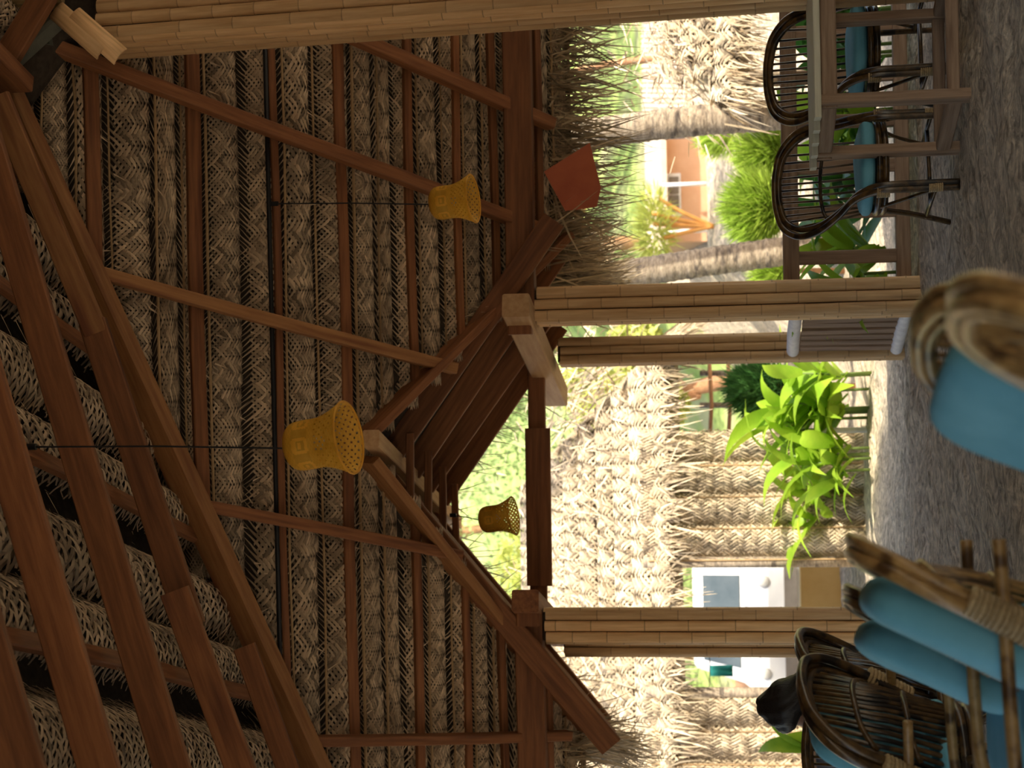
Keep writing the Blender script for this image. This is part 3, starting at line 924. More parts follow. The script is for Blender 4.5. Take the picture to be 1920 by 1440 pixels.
        mb = MB(); mb.tube(smooth_path([V((s * 0.225, 0.02, 0.38)), V((s * 0.21, 0.12, 0.26)), V((s * 0.205, 0.22, 0.10))], 4), 0.010, 7); part(mb, 'brace')
        mb = MB(); mb.tube([V((s * 0.205, -0.225, 0.13)), V((s * 0.20, 0.225, 0.13))], 0.0115, 8); part(mb, 'stretcher')
        w = wrap_mesh((s * 0.197, -0.224, 0.095), (s * 0.197, -0.220, 0.165), 0.029, 7); part(w, 'cane_binding', M_wrap)
        w = wrap_mesh((s * 0.206, -0.2, 0.355), (s * 0.206, -0.2, 0.42), 0.033, 6); part(w, 'cane_binding', M_wrap)
    mb = MB(); mb.tube([V((-0.205, 0.0, 0.13)), V((0.205, 0.0, 0.13))], 0.0115, 8); part(mb, 'stretcher')
    if seat:
        me = cushion_mesh(0.44, 0.44, 0.085, rnd.random() * 9)
        new_obj('seat_cushion', me, root, Matrix.Translation(V((0, -0.005, zs + 0.055))), False)
    if back:
        me = cushion_mesh(0.47, 0.50, 0.13, rnd.random() * 9)
        M = Matrix.Translation(V((0, 0.130, 0.665))) @ Matrix.Rotation(math.radians(66), 4, 'X')
        new_obj('back_cushion', me, root, M, False)
    return root
def place_top(px, Z, rz, ytop, sc=1.0):
    """ground position of a chair whose hoop top is seen at px"""
    P = atZ(px[0], px[1], Z * sc)
    off = Matrix.Rotation(rz, 3, 'Z') @ V((0, ytop * sc, 0))
    return V((P.x - off.x, P.y - off.y, 0))
R_ = math.radians
rattan_chair(V((1.085, 8.43, 0)), R_(14), 'dark rattan tub chair with teal seat cushion at the left end of the table', 'tub')
rattan_chair(V((1.73, 8.64, 0)), R_(10), 'dark rattan tub chair with teal seat cushion behind the table near the tall post', 'tub', sc=1.03)
def place_at(px, Y, rz, ytop=0.325, hz=0.921):
    """chair whose hoop top is seen at px and stands Y metres into the hall: position and scale"""
    P = atY(px[0], px[1], Y)
    sc = P.z / hz
    off = Matrix.Rotation(rz, 3, 'Z') @ V((0, ytop * sc, 0))
    return V((P.x - off.x, P.y - off.y, 0)), sc
def chair_at(px, Y, deg, *a, **k):
    loc, sc = place_at(px, Y, R_(deg))
    return rattan_chair(loc, R_(deg), *a, sc=sc, **k)
chair_at((1597, 1040), 3.95, -84, 'rattan lounge chair with teal back cushion, right one of the foreground pair', 'lounge', True, True, honey=True)
chair_at((1590, 1128), 4.62, -82, 'rattan lounge chair with teal back cushion, left one of the foreground pair', 'lounge', True, True)
chair_at((1726, 628), 3.0, -70, 'close blurred rattan chair with pale teal cushion at the bottom centre', 'lounge', True, True, honey=True)
chair_at((1800, 585), 2.42, -84, 'closest rattan chair showing only its rounded hoop at the bottom edge', 'lounge', False, False, honey=True)
chair_at((1503, 1294), 5.6, -108, 'dark rattan chair turned away with its spindled back towards us', 'lounge', True, True, nsp=19, spr=0.0085)
chair_at((1498, 1218), 6.3, -98, 'rattan chair seen edge-on in front of the left entrance post', 'lounge', False, False)
chair_at((1510, 1418), 6.9, -150, 'dark rattan chair in which the person in grey sits', 'lounge', True, False)

# dining table
tb = empty('dining_table', (1.75, 7.75, 0), 0, 'weathered timber dining table with a grey plank top beside the tall post', 'table')
n0, f0 = atZ(1529, 211, 0.745), atZ(1519, 328, 0.745)
td = (f0 - n0); tl = td.length; td.normalize()
tw = V((1, 0.0, 0))
k = 5
for i in range(k):
    c = n0 + td * tl * (i + 0.5) / k
    beam('tabletop_plank', V((c.x, c.y, 0.732)), V((c.x, c.y, 0.732)) + tw * 0.83, tl / k - 0.004, 0.032, M_tabletop, tb, bev=0.004)
def tpt(a, b, z): p = n0 + tw * a + td * b; return V((p.x, p.y, z))
for a in (0.08, 0.75):
    for b in (0.06, tl - 0.06):
        beam('leg', tpt(a, b, 0.0), tpt(a, b, 0.716), 0.055, 0.06, M_weather, tb, up=td)
for b in (0.06, tl - 0.06):
    beam('apron', tpt(0.05, b, 0.675), tpt(0.79, b, 0.675), 0.03, 0.075, M_weather, tb)
    beam('stretcher', tpt(0.08, b, 0.10), tpt(0.75, b, 0.10), 0.04, 0.06, M_weather, tb)
for a in (0.08, 0.75):
    beam('apron', tpt(a, 0.06, 0.675), tpt(a, tl - 0.06, 0.675), 0.03, 0.075, M_weather, tb)
    beam('stretcher', tpt(a, 0.06, 0.09), tpt(a, tl - 0.06, 0.09), 0.05, 0.07, M_weather, tb)
# ================================================================== FRINGES AND THE SHEET UNDER THE EAVE
def fringe(parent, A, B, dirv, n, lo, hi, wid, droop, spread, mat, seed, jit=0.05, name='leaf_fringe'):
    r = random.Random(seed)
    A, B, dirv = V(A), V(B), V(dirv).normalized()
    vs = []; fs = []; ts = []
    e = (B - A).normalized()
    for i in range(n):
        p = A.lerp(B, r.random()) + V((r.gauss(0, jit), r.gauss(0, jit), r.gauss(0, jit * 0.6)))
        d = (dirv + V((r.gauss(0, spread), r.gauss(0, spread), r.gauss(0, spread)))).normalized()
        l = lo + (hi - lo) * r.random() ** 1.6
        w = wid * r.uniform(0.6, 1.3)
        side = d.cross(V((r.gauss(0, 1), r.gauss(0, 1), r.gauss(0, 1)))).normalized()
        b = len(vs)
        sg = V((r.gauss(0, 0.12), r.gauss(0, 0.12), 0))
        for j, (u_, ww) in enumerate(((0, 0.7), (0.35, 1.0), (0.7, 0.75), (1.0, 0.12))):
            c = p + d * l * u_ + (V((0, 0, -droop)) + sg) * l * u_ * u_
            vs += [c - side * w * ww * 0.5, c + side * w * ww * 0.5]
        for j in range(3):
            a = b + 2 * j
            fs.append((a, a + 1, a + 3, a + 2)); ts.append(0)
        tn = r.random()
        ts[-3:] = [tn] * 3
    o = new_obj(name, mesh(name, vs, fs, mat, False, ts), parent)
    o['kind'] = 'stuff'
    return o
eo = NF * 0.12
fringe(ceiling, far_at(VR1.x + 0.05, s_eave - 0.12) + eo, far_at(3.3, s_eave - 0.12) + eo, S_FAR + V((0, 0.1, -0.3)), 1300, 0.10, 0.58, 0.013, 0.25, 0.32, M_fringe, 11)
fringe(ceiling, far_at(-4.6, s_eave - 0.12) + eo, far_at(VL1.x, s_eave - 0.12) + eo, S_FAR + V((0.1, 0.1, -0.3)), 520, 0.10, 0.42, 0.013, 0.25, 0.30, M_fringe, 12)
eR1 = ridge(2.45) + dR * 2.05 + up_r; eR0 = VR1 + V((0.05, 0, 0.26))
fringe(porch, eR0 - dR * 0.12, eR1 - dR * 0.12, dR * 0.35 + V((0.0, 0, -1)), 1900, 0.20, 0.60, 0.013, 0.1, 0.20, M_fringe, 13, 0.07)
eL1 = ridge(2.45) + dL2 * 2.35 + up_r; eL0 = VL1 + V((-0.05, 0, 0.26))
fringe(porch, eL0 - dL2 * 0.12, eL1 - dL2 * 0.12, dL2 * 0.35 + V((0, 0, -1)), 700, 0.10, 0.40, 0.013, 0.1, 0.22, M_fringe, 14, 0.06)
fringe(porch, ridge(2.45) + up_r, eR1, V((0.1, 0.25, -1)), 190, 0.12, 0.50, 0.009, 0.1, 0.45, M_fringe, 15, 0.05)
fringe(porch, ridge(2.45) + up_r, eL1, V((-0.1, 0.25, -1)), 190, 0.12, 0.46, 0.009, 0.1, 0.45, M_fringe, 16, 0.05)
fringe(ceiling, onp(860, 605, PF + NF * 0.1, NF), onp(940, 545, PF + NF * 0.1, NF), V((0.2, -0.2, -1)), 50, 0.05, 0.16, 0.012, 0.1, 0.35, M_fringe, 17, 0.02)
M_sheet = material('rust_red_sheet', (0.42, 0.10, 0.045), (0.52, 0.14, 0.06), (2, 2, 2), 3, rough=0.55)
pts = [atY(x, y, 10.14) for x, y in ((1020, 322), (1106, 268), (1127, 352), (1119, 388), (1060, 396))]
nn = V((0, -0.006, 0))
k = len(pts)
sh = new_obj('hanging_sheet', mesh('hanging_sheet', pts + [p + nn for p in pts], [tuple(range(k)), tuple(range(2 * k - 1, k - 1, -1))] + [(i, (i + 1) % k, k + (i + 1) % k, k + i) for i in range(k)], M_sheet))
tag(sh, 'rust-red flat sheet tucked under the fringed right eave', 'sheet')

# ================================================================== PERSON
M_hair = material('black_hair', (0.006, 0.005, 0.005), (0.014, 0.011, 0.010), (30, 30, 4), 6, rough=0.45, bump=0.4)
M_skin = material('brown_skin', (0.20, 0.10, 0.06), (0.25, 0.13, 0.08), (1, 1, 1), 8, rough=0.55)
M_shirt = material('grey_shirt', (0.10, 0.10, 0.11), (0.15, 0.15, 0.165), (1, 1, 1), 7, rough=0.85, bump=0.2)
M_cloth = material('dark_trousers', (0.03, 0.03, 0.04), (0.05, 0.05, 0.06), rough=0.9)
hc = atY(1487, 1322, 7.0)
person = empty('person', (hc.x - 0.22, 7.0, 0), 0, 'person with black hair and grey shirt sitting turned away in a rattan chair', 'person')
def skin_mesh(name, joints, edges, mat):
    me = bpy.data.meshes.new(name)
    me.from_pydata([j[0] for j in joints], edges, [])
    o = bpy.data.objects.new(name, me); COL.objects.link(o)
    sk = o.modifiers.new('skin', 'SKIN')
    for v, j in zip(me.skin_vertices[0].data, joints):
        v.radius = (j[1], j[2]) if len(j) > 2 else (j[1], j[1])
    me.skin_vertices[0].data[0].use_root = True
    ss = o.modifiers.new('sub', 'SUBSURF'); ss.levels = 2; ss.render_levels = 2
    dg = bpy.context.evaluated_depsgraph_get()
    m2 = bpy.data.meshes.new_from_object(o.evaluated_get(dg))
    bpy.data.objects.remove(o, do_unlink=True)
    m2.materials.clear(); m2.materials.append(mat)
    m2.polygons.foreach_set('use_smooth', [True] * len(m2.polygons))
    return m2
b0 = person.location
X_, Y_ = hc.x - 0.22, 7.0
J = [((X_, Y_, 0.50), .15, .12), ((X_ + 0.05, Y_ + 0.02, 0.62), .145, .11), ((X_ + 0.10, Y_ + 0.03, 0.74), .15, .11), ((X_ + 0.15, Y_ + 0.03, 0.82), .06, .06), ((X_ + 0.185, Y_ + 0.02, 0.90), .055, .055),
     ((X_ + 0.20, Y_ + 0.0, 0.95), .075, .085), ((X_ + 0.22, Y_ - 0.0, 1.01), .07, .08),
     ((X_ - 0.10, Y_ + 0.06, 0.78), .06), ((X_ - 0.20, Y_ + 0.02, 0.62), .045), ((X_ - 0.25, Y_ + 0.18, 0.55), .038), ((X_ - 0.26, Y_ + 0.27, 0.54), .03),
     ((X_ + 0.30, Y_ + 0.0, 0.74), .06), ((X_ + 0.36, Y_ + 0.02, 0.58), .045), ((X_ + 0.32, Y_ + 0.20, 0.52), .038), ((X_ + 0.30, Y_ + 0.28, 0.52), .03),
     ((X_ - 0.09, Y_ + 0.25, 0.50), .085), ((X_ - 0.10, Y_ + 0.45, 0.46), .07), ((X_ - 0.10, Y_ + 0.48, 0.20), .05), ((X_ - 0.10, Y_ + 0.50, 0.06), .04), ((X_ - 0.10, Y_ + 0.60, 0.04), .035),
     ((X_ + 0.10, Y_ + 0.25, 0.50), .085), ((X_ + 0.11, Y_ + 0.45, 0.46), .07), ((X_ + 0.11, Y_ + 0.48, 0.20), .05), ((X_ + 0.11, Y_ + 0.50, 0.06), .04), ((X_ + 0.11, Y_ + 0.60, 0.04), .035)]
ED = [(0, 1), (1, 2), (2, 3), (3, 4), (4, 5), (5, 6), (2, 7), (7, 8), (8, 9), (9, 10), (2, 11), (11, 12), (12, 13), (13, 14), (0, 15), (15, 16), (16, 17), (17, 18), (18, 19), (0, 20), (20, 21), (21, 22), (22, 23), (23, 24)]
bm_ = skin_mesh('body', J, ED, M_skin)
bm_.materials.append(M_shirt); bm_.materials.append(M_cloth)
for p in bm_.polygons:
    c = p.center
    if c.z < 0.56 and c.y > Y_ - 0.05 and c.z < 0.535 and abs(c.x - X_) < 0.2: p.material_index = 2
    elif c.z < 0.835 and abs(c.x - X_ - 0.05) < 0.36 and c.y < Y_ + 0.16: p.material_index = 1
new_obj('body', bm_, person)
# hair: a full head of hair falling to the right shoulder
hm = bmesh.new()
bmesh.ops.create_icosphere(hm, subdivisions=4, radius=1.0)
for v in hm.verts:
    n_v = v.co.copy()
    a = 1 + 0.035 * math.sin(14 * n_v.x + 5 * n_v.z) + 0.02 * math.sin(31 * n_v.y + 9 * n_v.x)
    v.co = V((n_v.x * 0.118 * a, n_v.y * 0.125 * a, n_v.z * 0.115 * a))
    if n_v.z < 0.1: v.co.x += 0.16 * (0.1 - n_v.z) ** 1.5; v.co.z *= 1.25      # hair swept towards the right shoulder
    if n_v.z > 0.75: v.co.z += 0.03 * (n_v.z - 0.75) / 0.25                     # small knot on the crown
    if n_v.z < -0.15 and n_v.x < -0.25: v.co.x *= 0.62; v.co.y *= 0.8           # cheek and ear stay free
hme = bpy.data.meshes.new('hair'); hm.to_mesh(hme); hm.free()
hme.materials.append(M_hair); hme.polygons.foreach_set('use_smooth', [True] * len(hme.polygons))
new_obj('hair', hme, person, Matrix.Translation(hc + V((0.0, -0.02, 0.015))))
for sx in (-1,):
    em = MB(); em.lathe([(0.0, 0.0), (0.014, 0.002), (0.022, 0.010), (0.020, 0.018), (0.0, 0.02)], 12)
    em.build('ear', M_skin, person, True, Matrix.Translation(hc + V((-0.112, -0.02, -0.055))) @ Matrix.Rotation(math.radians(-90), 4, 'Y'))

# ================================================================== GARDEN
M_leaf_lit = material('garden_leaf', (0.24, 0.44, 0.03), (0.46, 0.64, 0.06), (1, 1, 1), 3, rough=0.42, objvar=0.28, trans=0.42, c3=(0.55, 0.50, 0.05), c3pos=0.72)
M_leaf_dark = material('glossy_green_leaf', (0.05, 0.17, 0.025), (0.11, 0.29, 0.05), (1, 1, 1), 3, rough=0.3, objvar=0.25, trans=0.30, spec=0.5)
M_stem = material('green_stem', (0.12, 0.2, 0.05), (0.2, 0.28, 0.08), rough=0.7)
M_shrub = material('feathery_shrub', (0.28, 0.44, 0.05), (0.48, 0.62, 0.10), (1, 1, 1), 3, rough=0.5, tonevar=0.45, trans=0.4)
M_shrub_d = material('dark_shrub', (0.05, 0.16, 0.04), (0.11, 0.27, 0.07), (1, 1, 1), 3, rough=0.5, tonevar=0.45, trans=0.35)
M_tree = material('tree_leaf', (0.24, 0.34, 0.12), (0.42, 0.51, 0.22), (1, 1, 1), 2, rough=0.5, tonevar=0.5, trans=0.45)
M_tree_y = material('yellowish_tree_leaf', (0.42, 0.48, 0.10), (0.60, 0.62, 0.18), (1, 1, 1), 2, rough=0.5, tonevar=0.4, trans=0.45)
M_trunk = material('palm_trunk', (0.22, 0.17, 0.125), (0.50, 0.41, 0.30), (5, 5, 14), 4, rough=0.9, bump=0.6, c3=(0.11, 0.09, 0.075), c3pos=0.60)
M_trunk_r = material('reddish_trunk', (0.34, 0.17, 0.09), (0.50, 0.28, 0.15), (5, 5, 12), 4, rough=0.9, bump=0.4)
def leaf_mesh(seed, mat, L=0.6, wd=0.085, curl=0.5):
    r = random.Random(seed)
    n = 8
    vs = []; fs = []
    twist = r.uniform(-0.5, 0.5); bend = curl * r.uniform(0.7, 1.3)
    for i in range(n + 1):
        t = i / n
        w = wd * (math.sin(math.pi * min(1, t * 0.93 + 0.07) ** 0.8) ** 0.9) * 0.5 + 0.003
        a = bend * t * t * 1.6
        x = L * (t - 0.10 * t * t * bend); z = L * (0.18 * t - 0.42 * bend * t * t * t)
        tw = twist * t
        for k_, s in enumerate((-1, 0, 1)):
            yy = s * w * math.cos(tw)
            zz = abs(s) * w * 0.28 + s * w * math.sin(tw)
            vs.append((x, yy + 0.02 * math.sin(3 * t + seed), z + zz))
    for i in range(n):
        for k_ in range(2):
            a = i * 3 + k_
            fs.append((a, a + 3, a + 4, a + 1))
    return mesh('leaf', vs, fs, mat, True)
LEAF_L = [leaf_mesh(i, M_leaf_lit, 0.70, 0.155, 0.5 + 0.16 * i) for i in range(6)]
LEAF_D = [leaf_mesh(20 + i, M_leaf_dark, 0.58, 0.13, 0.35 + 0.15 * i) for i in range(6)]
def leafy(loc, h, n, leaves, label, seed, size=1.0, group='broad-leaved garden plants'):
    r = random.Random(seed)
    loc = V(loc)
    root = empty('broad_leaf_plant', loc, r.uniform(0, 6), label, 'plant', group)
    stems = max(1, int(h / 0.28))
    for s_i in range(max(2, n // 4)):
        a = r.uniform(0, 6.28); q = r.uniform(0.02, 0.16)
        hh = h * r.uniform(0.55, 0.95)
        top = V((q * 2.0 * math.cos(a), q * 2.0 * math.sin(a), hh))
        mb = MB(); mb.tube([V((q * math.cos(a), q * math.sin(a), 0)), top * 0.5 + V((0.01, 0, 0)), top], [0.014, 0.012, 0.008], 6)
        mb.build('stem', M_stem, root, True, None, False)
        for i in range(7):
            t = 0.25 + 0.75 * (i + r.random()) / 7
            az = 2.4 * i + r.uniform(-0.5, 0.5)
            el = 0.15 + 0.95 * t * r.uniform(0.6, 1.2)
            sc = size * r.uniform(0.6, 1.05)
            M = Matrix.Translation(V((q * math.cos(a), q * math.sin(a), 0)).lerp(top, t)) @ Matrix.Rotation(az, 4, 'Z') @ Matrix.Rotation(-el, 4, 'Y') @ Matrix.Rotation(r.uniform(-0.4, 0.4), 4, 'X') @ Matrix.Diagonal((sc, sc * r.uniform(0.8, 1.3), sc, 1))
            new_obj('leaf', r.choice(leaves), root, M, False)
    return root
def gz(x, y): return terrain_h(x, y)
cp = [(1632, 700, 0.75, 14, 'bright sunlit broad-leaved plant right beside the outer porch post'), (1628, 775, 0.85, 21, 'bright broad-leaved plant behind the white garden light'),
      (1634, 850, 0.72, 21, 'tall yellow-green broad-leaved plant in front of the woven hut wall'), (1618, 925, 0.80, 21, 'drooping green broad-leaved plant before the middle of the woven wall'),
      (1606, 985, 0.62, 14, 'last broad-leaved plant at the left end of the sunny border')]
for i, (x, y, h, n, lab) in enumerate(cp):
    p = atZ(x, y, 0.0)
    leafy((p.x, p.y, 0), h, n, LEAF_L, lab, 40 + i, 1.05)
for i, (x, h, lab) in enumerate([(0.78, 0.55, 'dark glossy plant behind the railing next to the middle post'), (1.12, 0.62, 'glossy plant behind the railing at the near chair\'s left arm'), (1.45, 0.55, 'glossy plant seen through the back of the left tub chair'),
                                (1.80, 0.60, 'glossy plant behind the railing between the two tub chairs'), (2.15, 0.55, 'glossy plant seen through the back of the right tub chair'), (2.5, 0.6, 'glossy plant behind the railing nearest the right edge')]):
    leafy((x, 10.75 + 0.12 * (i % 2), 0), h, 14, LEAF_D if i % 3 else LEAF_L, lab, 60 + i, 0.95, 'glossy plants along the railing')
pq = atZ(1680, 1255, 0.0); leafy((pq.x, pq.y, 0), 0.5, 7, LEAF_L, 'low green plant peeping out beneath the edge-on chair', 71, 0.8)
leafy((-2.75, 11.6, 0), 0.75, 14, LEAF_L, 'bright plant rising behind the seated person', 72, 0.8)
leafy((-3.1, 11.3, 0), 0.6, 14, LEAF_L, 'bright plant at the far left behind the grey-shirted person', 73, 0.8)

def blades(name, c, rad, n, lo, hi, wid, mat, seed, up=0.8, flat=False):
    r = random.Random(seed)
    vs = []; fs = []; ts = []
    c = V(c)
    for i in range(n):
        d = V((r.gauss(0, 1), r.gauss(0, 1), r.gauss(0, 1))).normalized()
        k = r.random() ** 0.4
        p = c + V((d.x * rad[0], d.y * rad[1], d.z * rad[2])) * k
        g = (d * 0.8 + V((r.gauss(0, .4), r.gauss(0, .4), up))).normalized()
        l = r.uniform(lo, hi); s = g.cross(V((r.gauss(0, 1), r.gauss(0, 1), r.gauss(0, 1)))).normalized() * wid * r.uniform(.6, 1.3)
        b = len(vs)
        if flat: vs += [p - s, p + g * l * 0.5 - s * 1.1, p + g * l, p + g * l * 0.5 + s * 1.1]; fs.append((b, b + 1, b + 2, b + 3))
        else: vs += [p - s, p + s, p + g * l + V((0, 0, -0.15 * l))]; fs.append((b, b + 1, b + 2))
        ts.append(r.random())
    return mesh(name, vs, fs, mat, False, ts)
def shrub(px, Y, rad, n, mat, seed, label):
    c = atY(*px, Y)
    z0 = gz(c.x, Y)
    root = empty('shrub', (c.x, Y, z0), 0, label, 'shrub')
    o = new_obj('foliage', blades('foliage', c, rad, n, 0.10, 0.24, 0.009, mat, seed), root); o['kind'] = 'stuff'
    mb = MB(); mb.tube([V((c.x, Y, z0 - 0.02)), V((c.x + 0.02, Y, c.z - rad[2] * 0.3)), V((c.x, Y, c.z))], [0.03, 0.025, 0.01], 7); mb.build('stem', M_trunk_r, root, True)
shrub((1418, 390), 15.0, (0.30, 0.3, 0.26), 5200, M_shrub, 1, 'bright green feathery shrub behind the railing left of the big palm trunk')
shrub((1432, 285), 15.6, (0.20, 0.25, 0.24), 3200, M_shrub, 2, 'smaller feathery shrub half hidden behind the big palm trunk')
shrub((1425, 728), 15.4, (0.24, 0.25, 0.30), 3600, M_shrub_d, 3, 'dark green shrub beside the garden fence')
shrub((1450, 512), 15.2, (0.16, 0.2, 0.16), 1500, M_shrub, 4, 'small green shrub at the foot of the spotted palm trunk')
shrub((1350, 250), 19.0, (0.25, 0.25, 0.25), 1500, M_shrub, 5, 'light green bush near the brick wall')

def trunk(px, Y, r, mat, label, ring=0.075, name='palm_tree'):
    pts = [atY(x, y, Y) for x, y in px]
    pts = [V((pts[0].x, Y, gz(pts[0].x, Y) - 0.05))] + pts
    path = smooth_path(pts, 4)
    fine = []
    for a, b in zip(path[:-1], path[1:]):
        m = max(1, int((b - a).length / (ring / 3)))
        fine += [a.lerp(b, j / m) for j in range(m)]
    fine.append(path[-1])
    rs = [r * (1 + (0.045 if (j % 3 == 0) else 0.0) + 0.02 * math.sin(j * 0.7)) for j in range(len(fine))]
    root = empty(name, pts[0], 0, label, 'palm tree' if 'palm' in name else 'tree')
    mb = MB(); mb.tube(fine, rs, 18); mb.build('trunk', mat, root, True)
    return root, path[-1]
def palm_crown(root, top, seed, n=11, L=2.0, mat=None):
    r = random.Random(seed)
    for i in range(n):
        az = 2 * math.pi * i / n + r.uniform(-.2, .2); el = r.uniform(-0.1, 0.9)
        vs = []; fs = []; ts = []
        pts = []
        for j in range(9):
            t = j / 8
            h = L * t * math.cos(el) ; z = L * (t * math.sin(el) - 0.75 * t * t)
            pts.append(top + V((h * math.cos(az), h * math.sin(az), z)))
        mb = MB(); mb.tube(pts, [0.022, 0.02, 0.018, 0.016, 0.014, 0.011, 0.009, 0.006, 0.004], 5, tone=0.7)
        side = V((-math.sin(az), math.cos(az), 0))
        for j in range(34):
            t = 0.12 + 0.88 * j / 34
            q = t * 8; a = int(min(7, q)); p = pts[a].lerp(pts[a + 1], q - a); fw = (pts[a + 1] - pts[a]).normalized()
            for s in (-1, 1):
                l = L * 0.30 * math.sin(math.pi * (0.15 + 0.8 * t)) + 0.08
                d = (side * s + fw * 0.6 + V((0, 0, -0.45))).normalized()
                w = fw * 0.02
                mb.add([p - w, p + w, p + d * l], [(0, 1, 2)], r.random())
        mb.build('frond', mat or M_tree, root)
r1, t1_ = trunk([(1620, 205), (1450, 216), (1275, 229), (1120, 250), (990, 272), (500, 350), (-400, 420)], 13.4, 0.128, M_trunk, 'thick leaning palm trunk with ring scars left of the tiled house')
palm_crown(r1, t1_, 5, 12, 2.4)
r2, t2_ = trunk([(1640, 448), (1462, 472), (1325, 491), (1200, 510), (1100, 523), (500, 590), (-500, 640)], 14.4, 0.128, M_trunk, 'mottled palm trunk just right of the middle post')
palm_crown(r2, t2_, 6, 12, 2.4)
r3, t3_ = trunk([(1300, 104), (1262, 107), (1180, 115), (1112, 126), (1000, 150), (850, 160)], 19.5, 0.042, M_trunk_r, 'thin reddish trunk in front of the tiled roof', name='slim_tree')
o = new_obj('foliage', blades('foliage', t3_, (1.2, 1.2, 0.9), 1500, 0.15, 0.3, 0.05, M_tree, 77, 0.2, True), r3); o['kind'] = 'stuff'

# garden light
gp = atZ(1628, 806, 0.0)
gl = empty('garden_light', (gp.x, gp.y, 0), 0, 'short white garden light post among the broad-leaved plants', 'garden light')
zt0, zt1 = atY(1556, 806, gp.y).z, atY(1493, 806, gp.y).z
mb = MB(); mb.lathe([(0.0, zt1), (0.024, zt1), (0.026, zt1 - 0.02), (0.024, zt1 - 0.03), (0.024, 0.0)], 16); mb.build('pole', M_white, gl, True, None, False)
mb = MB(); mb.lathe([(0.0, zt1 + 0.09), (0.045, zt1 + 0.075), (0.058, zt1 + 0.03), (0.03, zt1), (0.0, zt1)], 16); mb.build('cap', material('amber_cap', (0.55, 0.42, 0.08), (0.66, 0.52, 0.14), rough=0.4), gl, True, None, False)

# ---------- thatched hut opposite the entrance
def mat_roof(parent, eA, eB, rA, rB, variants, course=0.36, unit=1.9, core=M_huts, fr=None):
    """eA,eB eave ends, rA,rB ridge ends, seen from outside"""
    eA, eB, rA, rB = V(eA), V(eB), V(rA), V(rB)
    n = (eB - eA).cross(rA - eA).normalized()
    if n.z < 0: n = -n
    k = 4
    vs = [eA - n * .06, eB - n * .06, rB - n * .06, rA - n * .06, eA - n * .16, eB - n * .16, rB - n * .16, rA - n * .16]
    new_obj('thatch_core', mesh('thatch_core', vs, [(0, 1, 2, 3), (7, 6, 5, 4), (0, 4, 5, 1), (1, 5, 6, 2), (2, 6, 7, 3), (3, 7, 4, 0)], core), parent)
    L = ((eA + eB) / 2 - (rA + rB) / 2).length
    m = max(2, round(L / course))
    for i in range(m):
        t0_ = i / m
        a, b = rA.lerp(eA, t0_), rB.lerp(eB, t0_)
        a2, b2 = rA.lerp(eA, min(1, (i + 1) / m)), rB.lerp(eB, min(1, (i + 1) / m))
        dn = ((a2 + b2) / 2 - (a + b) / 2).normalized()
        dn = dn - (b - a).normalized() * dn.dot((b - a).normalized()); dn.normalize()
        am, bm = (a + a2) / 2 - dn * (L / m) / 2, (b + b2) / 2 - dn * (L / m) / 2
        fill_course(parent, am + n * 0.02, bm + n * 0.02, dn, -n, L / m * 1.12, variants, unit)
    if fr:
        fringe(parent, eA + n * .0, eB + n * .0, ((eA + eB) / 2 - (rA + rB) / 2).normalized() * 0.8 + V((0, 0, -0.5)), fr, 0.10, 0.36, 0.018, 0.3, 0.30, M_huts, fr, 0.05)
        # loose leaf ends over the whole slope
        o = fringe(parent, rA.lerp(eA, 0.5) + n * 0.05, rB.lerp(eB, 0.5) + n * 0.05, (eA - rA).normalized(), fr * 2, 0.12, 0.42, 0.017, 0.02, 0.36, M_huts, fr + 1, L * 0.19)
    return n
hut = empty('thatched_hut', (-3.5, 16, 0), 0, 'sunlit hut of woven palm leaf with a shaggy thatched roof opposite the entrance', 'hut')
ER = atY(1243, 662, 14.5); EL_ = V((-8.6, 14.5, ER.z - 0.02)); RRt = atY(972, 938, 17.1); RLt = V((-8.0, 17.1, RRt.z))
mat_roof(hut, EL_, ER, RLt, RRt, COARSE, 0.36, 1.9, M_huts, 1300)
ER2 = V((ER.x + 0.35, 19.5, ER.z))
mat_roof(hut, ER, ER2, RRt, RRt + V((0.02, 0.3, 0)), COARSE, 0.36, 1.9, M_huts, 500)
wy = 14.56
def wall_mats(x0, x1, z1, y, lab=None):
    n = max(1, round((x1 - x0) / 0.29))
    st = (x1 - x0) / n
    mb = MB(); mb.box(((x0 + x1) / 2, y + 0.07, z1 / 2), (x1 - x0, 0.03, z1)); mb.build('wall_backing', M_huts, hut)
    for i in range(n):
        put_mat(hut, V((x0 + st * i, y, -0.03)), V((0, 0, 1)), V((1, 0, 0)), V((0, 1, 0)), z1 + 0.05, st * 1.12, COARSE)
        mb = MB(); mb.tube([V((x0 + st * i + 0.01, y - 0.03, 0)), V((x0 + st * i, y - 0.035, z1))], 0.009, 5); mb.build('leaf_rib', M_rib, hut)
xw0, xw1 = atY(1450, 1050, wy).x, atY(1450, 812, wy).x
wall_mats(xw0, xw1, 1.95, wy)
xv0, xv1 = -5.6, atY(1400, 1310, wy).x
wall_mats(xv0, xv1, 1.95, wy)
for x in (xw0 - 0.02, xv1 + 0.05):
    mb = MB(); mb.tube([V((x, wy + 0.02, 0)), V((x, wy + 0.02, 2.0))], 0.05, 10); mb.build('corner_post', M_trunk, hut, True)

